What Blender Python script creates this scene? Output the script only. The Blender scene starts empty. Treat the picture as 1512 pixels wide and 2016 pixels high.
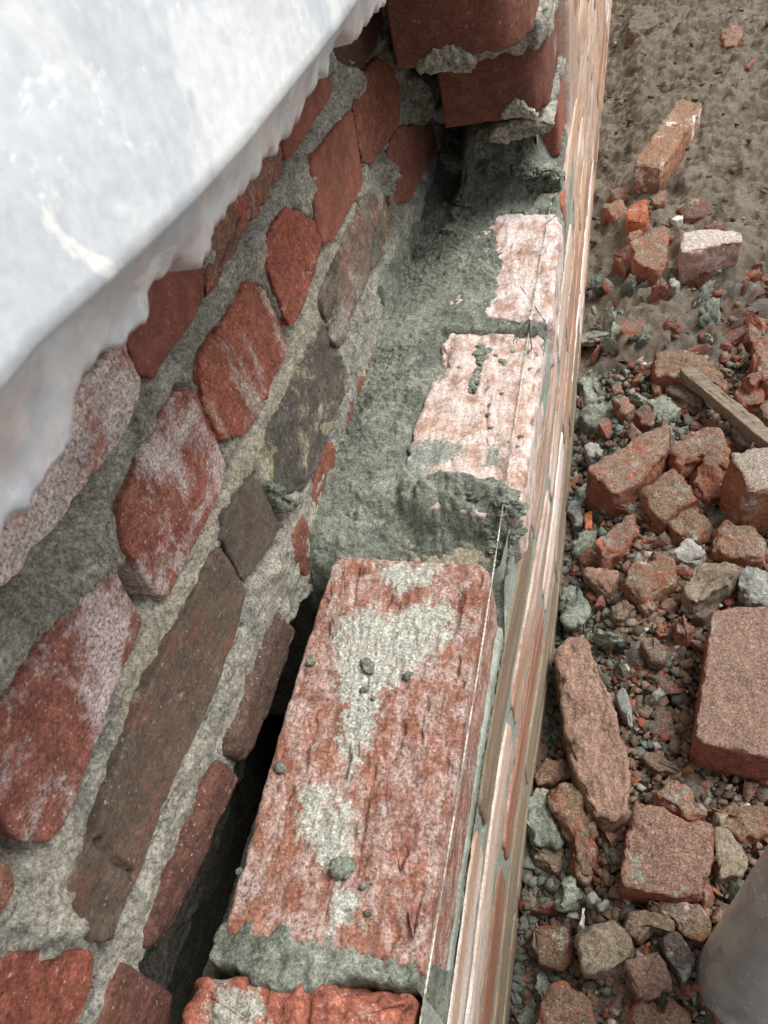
import bpy, math, random
import numpy as np
from mathutils import Matrix, Vector

S = bpy.context.scene
COL = S.collection
random.seed(7)
RNG = np.random.default_rng(11)

# ------------------------------------------------------------------ camera
PW, PH = 1512, 2016
FPX = 1436.3
CAM = np.array([0.20187, -0.05200, 0.42122])
PITCH, YAW, ROLL = [math.radians(a) for a in (47.086, 26.245, -17.889)]
_f = np.array([-math.sin(YAW)*math.cos(PITCH), math.cos(YAW)*math.cos(PITCH), -math.sin(PITCH)])
_r = np.array([math.cos(YAW), math.sin(YAW), 0.0])
_u = np.cross(_r, _f)
CR = math.cos(ROLL)*_r + math.sin(ROLL)*_u
CU = -math.sin(ROLL)*_r + math.cos(ROLL)*_u
cd = bpy.data.cameras.new('camera')
cam = bpy.data.objects.new('camera', cd)
COL.objects.link(cam)
cd.sensor_fit = 'VERTICAL'
cd.sensor_height = 36.0
cd.lens = FPX/PH*36.0
cd.clip_start = 0.005
cd.clip_end = 500
m = Matrix(((CR[0], CU[0], -_f[0], CAM[0]), (CR[1], CU[1], -_f[1], CAM[1]), (CR[2], CU[2], -_f[2], CAM[2]), (0, 0, 0, 1)))
cam.matrix_world = m
cd.dof.use_dof = True
cd.dof.focus_distance = 0.66
cd.dof.aperture_fstop = 40
S.camera = cam

# ------------------------------------------------------------------ light
SUN_EL, SUN_AZ = math.radians(58), math.radians(62)     # azimuth measured from +y towards +x
w = bpy.data.worlds.new('World')
S.world = w
w.use_nodes = True
wt = w.node_tree
sky = wt.nodes.new('ShaderNodeTexSky')
sky.sky_type = 'NISHITA'
sky.sun_disc = False
sky.sun_elevation = SUN_EL
sky.sun_rotation = SUN_AZ
sky.dust_density = 4
sky.air_density = 1.0
hs = wt.nodes.new('ShaderNodeHueSaturation')
hs.inputs['Saturation'].default_value = 0.28
bg = wt.nodes['Background']
bg.inputs['Strength'].default_value = 0.10
wt.links.new(sky.outputs[0], hs.inputs['Color'])
wt.links.new(hs.outputs[0], bg.inputs['Color'])
sl = bpy.data.lights.new('sun', 'SUN')
sl.energy = 1.7
sl.angle = math.radians(28)
sl.color = (1.0, 0.97, 0.92)
so = bpy.data.objects.new('sun', sl)
COL.objects.link(so)
sd_ = Vector((math.sin(SUN_AZ)*math.cos(SUN_EL), math.cos(SUN_AZ)*math.cos(SUN_EL), math.sin(SUN_EL)))
so.rotation_euler = sd_.to_track_quat('Z', 'Y').to_euler()
S.view_settings.view_transform = 'Standard'
S.view_settings.look = 'None'
S.view_settings.exposure = 0.85
S.view_settings.gamma = 1.0

# ------------------------------------------------------------------ geometry helpers
def ray(x, y):
    return CR*((x-PW/2)/FPX) + CU*((PH/2-y)/FPX) + _f
def hit(px, ax, val):
    d = ray(*px)
    return CAM + d*((val-CAM[ax])/d[ax])
def hit_plane(px, p0, n):
    d = ray(*px)
    return CAM + d*(np.dot(p0-CAM, n)/np.dot(d, n))

_perm = np.random.default_rng(5).permutation(256).astype(np.int64)
_perm = np.concatenate([_perm, _perm, _perm])
_g = np.random.default_rng(6).normal(size=(256, 3))
_g /= np.linalg.norm(_g, axis=1)[:, None]
def perlin(P):
    P = np.asarray(P, float)
    sh = P.shape[:-1]
    P = P.reshape(-1, 3)
    I = np.floor(P).astype(np.int64)
    F = P - I
    I &= 255
    U = F*F*F*(F*(F*6-15)+10)
    out = np.zeros(len(P))
    for dx in (0, 1):
        wx = U[:, 0] if dx else 1-U[:, 0]
        a = _perm[I[:, 0]+dx]
        for dy in (0, 1):
            wy = wx*(U[:, 1] if dy else 1-U[:, 1])
            b = _perm[a+I[:, 1]+dy]
            for dz in (0, 1):
                wz = wy*(U[:, 2] if dz else 1-U[:, 2])
                g = _g[_perm[b+I[:, 2]+dz]]
                out += wz*(g[:, 0]*(F[:, 0]-dx)+g[:, 1]*(F[:, 1]-dy)+g[:, 2]*(F[:, 2]-dz))
    return (out*1.6).reshape(sh)
def fbm(P, freq, octv=3, gain=0.5, off=0.0, stretch=(1, 1, 1)):
    Q = np.asarray(P)*np.array(stretch)*freq + off
    a, o = 1.0, 0.0
    for k in range(octv):
        o = o + a*perlin(Q)
        Q = Q*2.03 + 17.3
        a *= gain
    return o
def ridged(P, freq, octv=3, off=0.0):
    Q = np.asarray(P)*freq + off
    a, o = 1.0, 0.0
    for k in range(octv):
        o = o + a*(0.5-np.abs(perlin(Q)))
        Q = Q*2.1 + 9.7
        a *= 0.5
    return o
def sstep(a, b, x):
    t = np.clip((x-a)/(b-a), 0, 1)
    return t*t*(3-2*t)
def poly_sd(Q, poly):
    """signed distance, negative inside; Q (...,2), poly (N,2)"""
    Q = np.asarray(Q, float)
    sh = Q.shape[:-1]
    X, Y = Q[..., 0].ravel(), Q[..., 1].ravel()
    poly = np.asarray(poly, float)
    best = np.full(X.shape, 1e9)
    ins = np.zeros(X.shape, bool)
    n = len(poly)
    for i in range(n):
        ax, ay = poly[i]
        bx, by = poly[(i+1) % n]
        ex, ey = bx-ax, by-ay
        t = np.clip(((X-ax)*ex+(Y-ay)*ey)/(ex*ex+ey*ey+1e-18), 0, 1)
        best = np.minimum(best, np.hypot(X-ax-t*ex, Y-ay-t*ey))
        c = (ay > Y) != (by > Y)
        with np.errstate(divide='ignore', invalid='ignore'):
            ins ^= c & (X < ex*(Y-ay)/(ey if abs(ey) > 1e-15 else 1e-15)+ax)
    return np.where(ins, -best, best).reshape(sh)

def mesh_from(name, V, quads, tris=None, attrs=None, smooth=True):
    V = np.asarray(V, np.float32).reshape(-1, 3)
    quads = np.asarray(quads, np.int32).reshape(-1, 4)
    tris = np.zeros((0, 3), np.int32) if tris is None else np.asarray(tris, np.int32).reshape(-1, 3)
    me = bpy.data.meshes.new(name)
    me.vertices.add(len(V))
    me.vertices.foreach_set('co', V.ravel())
    nl = quads.size+tris.size
    me.loops.add(nl)
    me.loops.foreach_set('vertex_index', np.concatenate([quads.ravel(), tris.ravel()]))
    me.polygons.add(len(quads)+len(tris))
    st = np.concatenate([np.arange(len(quads))*4, quads.size+np.arange(len(tris))*3]).astype(np.int32)
    me.polygons.foreach_set('loop_start', st)
    me.update(calc_edges=True)
    if smooth:
        me.polygons.foreach_set('use_smooth', np.ones(len(me.polygons), bool))
    for k, a in (attrs or {}).items():
        a = np.asarray(a, np.float32)
        if a.ndim == 2:
            at = me.attributes.new(k, 'FLOAT_COLOR', 'POINT')
            at.data.foreach_set('color', np.concatenate([a, np.ones((len(a), 1), np.float32)], 1).ravel())
        else:
            at = me.attributes.new(k, 'FLOAT', 'POINT')
            at.data.foreach_set('value', a.ravel())
    return me
def link(name, me, mat=None, parent=None):
    o = bpy.data.objects.new(name, me)
    COL.objects.link(o)
    if mat is not None and me is not None and not me.materials:
        me.materials.append(mat)
    if parent is not None:
        o.parent = parent
    return o
def tag(o, label=None, cat=None, group=None, kind=None):
    for k, v in (('label', label), ('category', cat), ('group', group), ('kind', kind)):
        if v:
            o[k] = v
    return o
def thing(name, label, cat, group=None):
    o = bpy.data.objects.new(name, None)
    o.empty_display_size = 0.02
    COL.objects.link(o)
    return tag(o, label, cat, group)
def grid_faces(K, M, wrap=False, flip=False):
    k = np.arange(K-1)[:, None]
    mm = np.arange(M if wrap else M-1)[None, :]
    m2 = (mm+1) % M
    q = np.stack([k*M+mm, k*M+m2, (k+1)*M+m2, (k+1)*M+mm], -1).reshape(-1, 4)
    return q[:, ::-1] if flip else q
def grid_normals(P, wrap=False):
    if wrap:
        du = np.roll(P, -1, 1)-np.roll(P, 1, 1)
    else:
        du = np.gradient(P, axis=1)
    dv = np.gradient(P, axis=0)
    n = np.cross(du, dv)
    l = np.linalg.norm(n, axis=-1, keepdims=True)
    return n/np.maximum(l, 1e-12)
def resample(poly, sp, cut=2, ratio=0.12):
    p = np.asarray(poly, float)
    for _ in range(cut):
        a, b = p, np.roll(p, -1, 0)
        p = np.stack([a*(1-ratio)+b*ratio, a*ratio+b*(1-ratio)], 1).reshape(-1, p.shape[1])
    q = np.vstack([p, p[:1]])
    s = np.concatenate([[0], np.cumsum(np.linalg.norm(np.diff(q, axis=0), axis=1))])
    n = max(16, int(s[-1]/sp))
    t = np.linspace(0, s[-1], n, endpoint=False)
    return np.stack([np.interp(t, s, q[:, i]) for i in range(q.shape[1])], -1)
def prism(poly, nrm, depth, sp=0.003, rnd=0.004, cut=2, ratio=0.12, amp=0.001, freq=60, octv=4,
          chip=0.004, chipf=45, off=None, back=1.0, dvec=None, edge_wob=0.0, front_fn=None, stretch=(1, 1, 1)):
    """solid with an outline in a plane (3-D points), rounded rims, rough chipped surface"""
    nrm = np.asarray(nrm, float)
    nrm /= np.linalg.norm(nrm)
    off = random.uniform(0, 200) if off is None else off
    b = resample(poly, sp, cut, ratio)
    c = b.mean(0)
    if np.dot(np.cross(b-c, np.roll(b, -1, 0)-c).sum(0), nrm) < 0:
        b = b[::-1]
    tg = np.roll(b, -1, 0)-np.roll(b, 1, 0)
    tg /= np.linalg.norm(tg, axis=1)[:, None]+1e-12
    inw = np.cross(nrm, tg)
    if edge_wob:
        b = b + inw*(fbm(b, 38, 2, 0.5, off+50)*edge_wob*1.2)[:, None]
    R = np.median(np.linalg.norm(b-c, axis=1))
    dvec = -nrm if dvec is None else np.asarray(dvec, float)/np.linalg.norm(dvec)
    rings, ew, depthv = [], [], []
    nf = max(4, int(R/sp))
    inner = b+inw*rnd
    for s in np.linspace(0.02, 1, nf):
        rings.append(c+(inner-c)*s)
        ew.append(sstep(0.7, 1.0, s)*0.6)
    na = 4 if rnd > sp*0.8 else 2
    for a in np.linspace(0, math.pi/2, na+1)[1:]:
        rings.append(b+inw*rnd*(1-math.sin(a))+dvec*rnd*(1-math.cos(a)))
        ew.append(1.0)
    ns = max(2, int((depth-2*rnd)/(sp*1.6)))
    for s in np.linspace(0, 1, ns+1)[1:]:
        rr = c+(b-c)*(1+(back-1)*s)+dvec*(rnd+(depth-2*rnd)*s)
        rings.append(rr)
        ew.append(1.0-sstep(0, 0.25, s)+sstep(0.8, 1, s)*0.8)
    bb = c+(b-c)*back
    for a in np.linspace(0, math.pi/2, 3)[1:]:
        rings.append(bb+inw*rnd*(1-math.cos(a))+dvec*(depth-rnd*(1-math.sin(a))))
        ew.append(1.0)
    for s in (0.6, 0.1):
        rings.append(c+dvec*depth+(bb-c)*s)
        ew.append(0)
    P = np.array(rings)
    E_ = np.array(ew)[:, None]*np.ones(P.shape[1])
    N = grid_normals(P, True)
    if (N[0]@nrm).mean() < 0:
        N = -N
    d = amp*fbm(P, freq, octv, 0.55, off, stretch)
    if chip:
        cn = fbm(P, chipf, 3, 0.55, off+31)
        d = d - chip*np.clip(cn-0.12, 0, 1)*E_*1.6 - chip*0.25*np.clip(cn+0.2, 0, 1)*E_
    if front_fn is not None:
        d = d + front_fn(P, N)
    P = P + N*d[..., None]
    K, M = P.shape[:2]
    V = np.vstack([P.reshape(-1, 3), P[0].mean(0)[None], P[-1].mean(0)[None]])
    q = grid_faces(K, M, True)
    i = np.arange(M)
    t1 = np.stack([np.full(M, K*M), (i+1) % M, i], -1)
    t2 = np.stack([np.full(M, K*M+1), (K-1)*M+i, (K-1)*M+(i+1) % M], -1)
    # orientation
    v = P[1, 1]-P[0, 0]
    n0 = np.cross(P[0, 1]-P[0, 0], P[1, 0]-P[0, 0])
    if np.dot(n0, nrm) > 0:
        pass
    else:
        q = q[:, ::-1]
        t1 = t1[:, ::-1]
        t2 = t2[:, ::-1]
    if np.dot(n0, nrm) > 0:
        t1 = t1[:, ::-1]; t2 = t2[:, ::-1]
        t1 = t1[:, ::-1]; t2 = t2[:, ::-1]
    return V, q, np.vstack([t1, t2])

# ------------------------------------------------------------------ material helpers
def lin(c):
    if isinstance(c, str):
        c = [int(c[i:i+2], 16)/255 for i in (1, 3, 5)]
    return tuple((v/12.92 if v <= 0.04045 else ((v+0.055)/1.055)**2.4) for v in c)
class NT:
    def __init__(s, name):
        s.m = bpy.data.materials.new(name)
        s.m.use_nodes = True
        s.t = s.m.node_tree
        s.b = s.t.nodes['Principled BSDF']
        s.b.inputs['Roughness'].default_value = 0.92
        s.b.inputs['Specular IOR Level'].default_value = 0.25
        tc = s.t.nodes.new('ShaderNodeNewGeometry')
        mp = s.t.nodes.new('ShaderNodeMapping')
        mp.inputs['Location'].default_value = [random.uniform(-9, 9) for _ in range(3)]
        s.t.links.new(tc.outputs['Position'], mp.inputs['Vector'])
        s.vec = mp.outputs[0]
        s.map = mp
    def n(s, typ, **kw):
        nd = s.t.nodes.new(typ)
        for k, v in kw.items():
            setattr(nd, k, v)
        return nd
    def set(s, inp, v):
        if hasattr(v, 'is_output'):
            s.t.links.new(v, inp)
        elif isinstance(v, (tuple, list)) and len(v) == 3 and inp.type == 'RGBA':
            inp.default_value = (*v, 1)
        else:
            inp.default_value = v
    def noise(s, scale, detail=4, rough=0.55, dist=0.0, stretch=None, lac=2.0):
        nd = s.n('ShaderNodeTexNoise')
        v = s.vec
        if stretch:
            mp = s.n('ShaderNodeMapping')
            mp.inputs['Scale'].default_value = stretch
            s.t.links.new(v, mp.inputs[0])
            v = mp.outputs[0]
        s.t.links.new(v, nd.inputs['Vector'])
        nd.inputs['Scale'].default_value = scale
        nd.inputs['Detail'].default_value = detail
        nd.inputs['Roughness'].default_value = rough
        nd.inputs['Distortion'].default_value = dist
        return nd.outputs['Fac']
    def voro(s, scale, feature='F1', rnd=1.0):
        nd = s.n('ShaderNodeTexVoronoi', feature=feature)
        s.t.links.new(s.vec, nd.inputs['Vector'])
        nd.inputs['Scale'].default_value = scale
        nd.inputs['Randomness'].default_value = rnd
        return nd.outputs[0]
    def math(s, op, a, b=0.5, clamp=False):
        nd = s.n('ShaderNodeMath', operation=op, use_clamp=clamp)
        s.set(nd.inputs[0], a)
        s.set(nd.inputs[1], b)
        return nd.outputs[0]
    def rng(s, v, a, b, c=0.0, d=1.0):
        nd = s.n('ShaderNodeMapRange', interpolation_type='SMOOTHSTEP')
        s.set(nd.inputs[0], v)
        for i, x in enumerate((a, b, c, d)):
            s.set(nd.inputs[1+i], x)
        return nd.outputs[0]
    def mix(s, f, a, b, mode='MIX'):
        nd = s.n('ShaderNodeMix', data_type='RGBA', blend_type=mode)
        s.set(nd.inputs[0], f)
        s.set(nd.inputs[6], a)
        s.set(nd.inputs[7], b)
        return nd.outputs[2]
    def attr(s, name):
        return s.n('ShaderNodeAttribute', attribute_name=name)
    def scale_val(s, col, v):
        nd = s.n('ShaderNodeMix', data_type='RGBA', blend_type='MULTIPLY')
        nd.inputs[0].default_value = 1
        s.set(nd.inputs[6], col)
        cb = s.n('ShaderNodeCombineColor')
        for i in range(3):
            s.set(cb.inputs[i], v)
        s.t.links.new(cb.outputs[0], nd.inputs[7])
        return nd.outputs[2]
    def bump(s, h, strength=0.4, dist=0.001, prev=None):
        nd = s.n('ShaderNodeBump')
        nd.inputs['Strength'].default_value = strength
        nd.inputs['Distance'].default_value = dist
        s.set(nd.inputs['Height'], h)
        if prev is not None:
            s.t.links.new(prev, nd.inputs['Normal'])
        return nd.outputs[0]
    def out(s, col, nrm=None, rough=None):
        s.set(s.b.inputs['Base Color'], col)
        if nrm is not None:
            s.t.links.new(nrm, s.b.inputs['Normal'])
        if rough is not None:
            s.set(s.b.inputs['Roughness'], rough)
        return s.m

SANDW = lin('#b9b8ae')
def mat_brick(name, c1, c2, white=0.3, wcol='#d8cfcc', wscale=16, extra=None, eamt=0.0, fine=0.35, streak=None,
              patchcol=None, grime=0.0, topdust=None, bump=0.5, pits=0.25, dustamt=0.55, wsoft=0.16):
    """fired clay: two-tone body, crusts of lime, grit, optional stain colour and sandy mortar film"""
    t = NT(name)
    def clay(c):
        v = lin(c)
        g_ = .35*v[0]+.5*v[1]+.15*v[2]
        return tuple((x*.80+g_*.26)*m_ for x, m_ in zip(v, (1.07, 1.15, .99)))
    big = t.noise(14, 5, 0.6, 0.4, streak)
    col = t.mix(t.rng(big, 0.3, 0.7), clay(c1), clay(c2))
    med = t.noise(75, 4, 0.65, 0, streak)
    col = t.scale_val(col, t.rng(med, 0.2, 0.8, 0.72, 1.25))
    if extra:
        e = t.noise(26, 6, 0.7, 0.6, streak)
        col = t.mix(t.rng(e, 0.62-0.35*eamt, 0.74-0.35*eamt), col, clay(extra))
    grain = t.noise(520, 4, 0.8)
    grit = t.noise(210, 6, 0.85)
    scuff = t.noise(120, 5, .7, .8, (1, .25, 1))
    wn = t.noise(wscale, 8, 0.72, 0.3, streak)
    th = 0.69-0.36*white
    wsoft = wsoft*.62
    wm = t.rng(wn, th, th+wsoft)
    wm = t.math('MULTIPLY', wm, t.rng(grain, 0.28, 0.52))
    sp = t.math('MULTIPLY', t.rng(t.noise(420, 2, 0.6), 0.66, 0.72), 0.55*min(1, white*2.2))
    wm = t.math('MAXIMUM', wm, sp)
    col = t.mix(t.math('MULTIPLY', wm, 0.85), col, lin(wcol))
    pit = t.rng(t.noise(160, 3, 0.6), 0.30-0.14*(1-pits), 0.36-0.14*(1-pits))
    col = t.mix(pit, t.scale_val(col, 0.45), col)
    if grime:
        gm = t.rng(t.noise(30, 6, 0.7), 0.62-grime*0.35, 0.80-grime*0.3)
        gm = t.math('MULTIPLY', gm, t.rng(t.noise(500, 2, 0.6), 0.3, 0.55))
        col = t.mix(gm, col, lin('#7c7f74'))
    hgt = t.math('ADD', t.noise(330, 5, 0.7), t.math('MULTIPLY', pit, 0.5))
    if patchcol:
        a = t.attr('patch')
        pm = t.rng(t.math('ADD', a.outputs['Fac'], t.math('MULTIPLY', t.math('SUBTRACT', t.noise(95, 8, 0.82), 0.5), 4.4)), 0.40, 0.78)
        pc = t.scale_val(lin(patchcol), t.rng(t.noise(650, 3, 0.75), 0.25, 0.72, 0.45, 1.3))
        col = t.mix(pm, col, pc)
    if topdust:
        g = t.n('ShaderNodeNewGeometry')
        sx = t.n('ShaderNodeSeparateXYZ')
        t.t.links.new(g.outputs['Normal'], sx.inputs[0])
        dn = t.math('ADD', sx.outputs[2], t.math('MULTIPLY', t.math('SUBTRACT', t.noise(34, 7, 0.72), 0.5), 2.8))
        dm = t.rng(dn, 0.80-0.4*dustamt, 1.05-0.4*dustamt)
        dc = t.scale_val(lin(topdust), t.rng(t.noise(480, 4, 0.8), 0.28, 0.72, 0.3, 1.25))
        col = t.mix(t.math('MULTIPLY', dm, 0.9), col, dc)
        db = t.math('MULTIPLY', t.rng(t.noise(38, 5, .65), .60, .64), t.rng(sx.outputs[2], .1, .5))
        col = t.mix(t.math('MULTIPLY', db, .9), col, t.scale_val(lin('#8b9086'), t.rng(t.noise(300, 4, .8), .3, .7, .6, 1.3)))
    col = t.scale_val(col, t.rng(grain, 0.28, 0.72, 1-fine*1.3, 1+fine*1.3))
    col = t.scale_val(col, t.rng(grit, 0.3, 0.7, 1-fine*1.1, 1+fine*.9))
    col = t.scale_val(col, t.rng(scuff, 0.3, 0.7, .86, 1.14))
    col = t.mix(t.math('MULTIPLY', t.rng(t.noise(330, 2, .5), .69, .72), .5*fine/.35), col, lin('#d8d2c8'))
    col = t.mix(t.math('MULTIPLY', t.rng(t.noise(290, 2, .5), .31, .28), .7*fine/.35), col, lin('#2f2622'))
    nb = t.bump(hgt, bump, 0.0014)
    nb = t.bump(grit, bump*.8, 0.0016, nb)
    nb = t.bump(grain, bump*0.6, 0.0007, nb)
    return t.out(col, nb)
def mat_mortar(name, c1, c2, light='#c9c7b8', grain=420, contrast=0.5, patchcol=None, bump=0.8, lightamt=0.3, red=0.0, wet=0.9):
    t = NT(name)
    col = t.mix(t.rng(t.noise(18, 6, 0.65, 0.6), 0.40, 0.60), lin(c1), lin(c2))
    if patchcol:
        a = t.attr('patch')
        pm = t.rng(t.math('ADD', a.outputs['Fac'], t.math('MULTIPLY', t.math('SUBTRACT', t.noise(60, 5, 0.7), 0.5), 0.8)), 0.35, 0.65)
        col = t.mix(pm, col, lin(patchcol))
    gr = t.noise(grain, 5, 0.85)
    col = t.scale_val(col, t.rng(gr, 0.3, 0.7, 1-contrast*1.2, 1+contrast))
    col = t.scale_val(col, t.rng(t.noise(grain*.35, 6, .8), 0.3, 0.7, 1-contrast*.7, 1+contrast*.6))
    dk = t.rng(t.noise(grain*.8, 2, .5), .36, .31)
    col = t.mix(t.math('MULTIPLY', dk, contrast*.8, True), col, lin('#2e2e2a'))
    lg = t.rng(t.noise(grain*1.1, 2, 0.5), 0.62, 0.70)
    col = t.mix(t.math('MULTIPLY', lg, lightamt), col, lin(light))
    if red:
        col = t.mix(t.math('MULTIPLY', t.rng(t.noise(200, 3, 0.6), 0.68, 0.73), red), col, lin('#a05038'))
    v = t.noise(grain*0.45, 5, 0.75)
    nb = t.bump(v, bump, 0.0028)
    nb = t.bump(gr, bump*0.7, 0.0011, nb)
    return t.out(col, nb, wet)

# ------------------------------------------------------------------ common dimensions
XI = -0.032                                   # face of the old inner wall
def xo(y):                                    # outer face of the facing leaf
    return 0.1205 + 0.0145*sstep(.10, .52, np.asarray(y, float))
def zground(x, y):
    x = np.asarray(x, float); y = np.asarray(y, float)
    P = np.stack([x, y, np.zeros_like(x)], -1)
    z = -0.43 + 0.045*sstep(0.13, 0.24, x) + 0.05*sstep(0.35, 1.0, x) + 0.02*sstep(0.9, 1.5, y)
    return z + 0.012*fbm(P, 5.5, 3, 0.5, 3.1) * sstep(0.1, 0.2, x)

# ------------------------------------------------------------------ ground
gx = np.concatenate([np.array([-40, -12, -4, -1.2, -0.4, 0.0]), np.arange(0.08, 0.78, 0.0032), np.array([0.8, 0.86, 1.0, 1.3, 2, 4, 10, 40])])
gy = np.concatenate([np.array([-40, -12, -4, -1.2, -0.4, -0.12]), np.arange(-0.06, 0.9, 0.0034), np.arange(0.9, 3.4, 0.006), np.array([3.5, 3.8, 4.5, 6, 10, 20, 60])])
X, Y = np.meshgrid(gx, gy)
Z = zground(X, Y)
P3 = np.stack([X, Y, Z], -1)
near = sstep(0.02, 0.1, X)*sstep(0.9, 0.7, X)*sstep(3.5, 3.2, Y)*sstep(-0.15, -0.05, Y)
soil = sstep(0.85, 1.25, Y + 0.25*fbm(P3, 3, 2, 0.5, 8))
Z = Z + near*(0.010*fbm(P3, 16, 3, 0.55, 1.0) + 0.008*fbm(P3, 45, 4, 0.6, 4.0) + 0.003*ridged(P3, 110, 3, 7.0))
lump = np.clip(fbm(P3, 30, 2, 0.5, 21.0)-0.05, 0, 1)
Z = Z + near*lump*0.014*(1-0.4*soil) + near*soil*(.012*np.clip(fbm(P3, 17, 3, .55, 41.0), 0, 1)+.012*fbm(P3, 9, 3, .55, 45.0))
P3[..., 2] = Z
t = NT('soil')
c = t.mix(t.rng(t.noise(7, 6, 0.65, 0.4), 0.3, 0.7), lin('#6b6559'), lin('#807769'))
c = t.mix(t.rng(t.noise(22, 7, 0.7), 0.5, 0.66), c, lin('#4f463d'))
a = t.attr('rubble')
rc = t.mix(t.rng(t.noise(34, 6, 0.7), 0.42, 0.6), lin('#6d6c64'), lin('#6a564b'))
rc = t.mix(t.rng(t.noise(60, 5, 0.7), 0.6, 0.68), rc, lin('#84513f'))
c = t.mix(t.rng(t.math('ADD', a.outputs['Fac'], t.math('MULTIPLY', t.math('SUBTRACT', t.noise(12, 5, 0.6), 0.5), 0.8)), 0.3, 0.7), c, rc)
g = t.noise(380, 5, 0.8)
c = t.scale_val(c, t.rng(g, 0.25, 0.75, 0.5, 1.45))
nb = t.bump(t.noise(150, 6, 0.8), 0.9, 0.004)
nb = t.bump(g, 0.6, 0.001, nb)
M_SOIL = t.out(c, nb)
me = mesh_from('ground', P3, grid_faces(*X.shape), attrs={'rubble': (1-soil).ravel()})
tag(link('ground', me, M_SOIL), kind='structure')

# ------------------------------------------------------------------ materials
M_FRESH = mat_mortar('fresh_mortar', '#979c8d', '#6f756a', '#c6c9bc', 560, 0.55, lightamt=0.3, bump=0.9, wet=0.8)
M_FACE = mat_mortar('wall_face_mortar', '#9aa298', '#8b9085', '#c5c5b9', 420, 0.28, patchcol='#8d8476', lightamt=0.2, bump=0.4)
M_OLD = mat_mortar('old_lime_mortar', '#b9b5a6', '#96938a', '#dedccf', 430, 0.54, patchcol='#bcb5a2', lightamt=0.42, bump=1.0, red=0.2)
M_BED = mat_mortar('old_bed_mortar', '#8d8577', '#a39a86', '#d8d6c8', 420, 0.45, lightamt=0.45, bump=0.8, red=0.5)
BR = lambda nm, *a, **k: mat_brick(nm, *a, **k)

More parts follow.
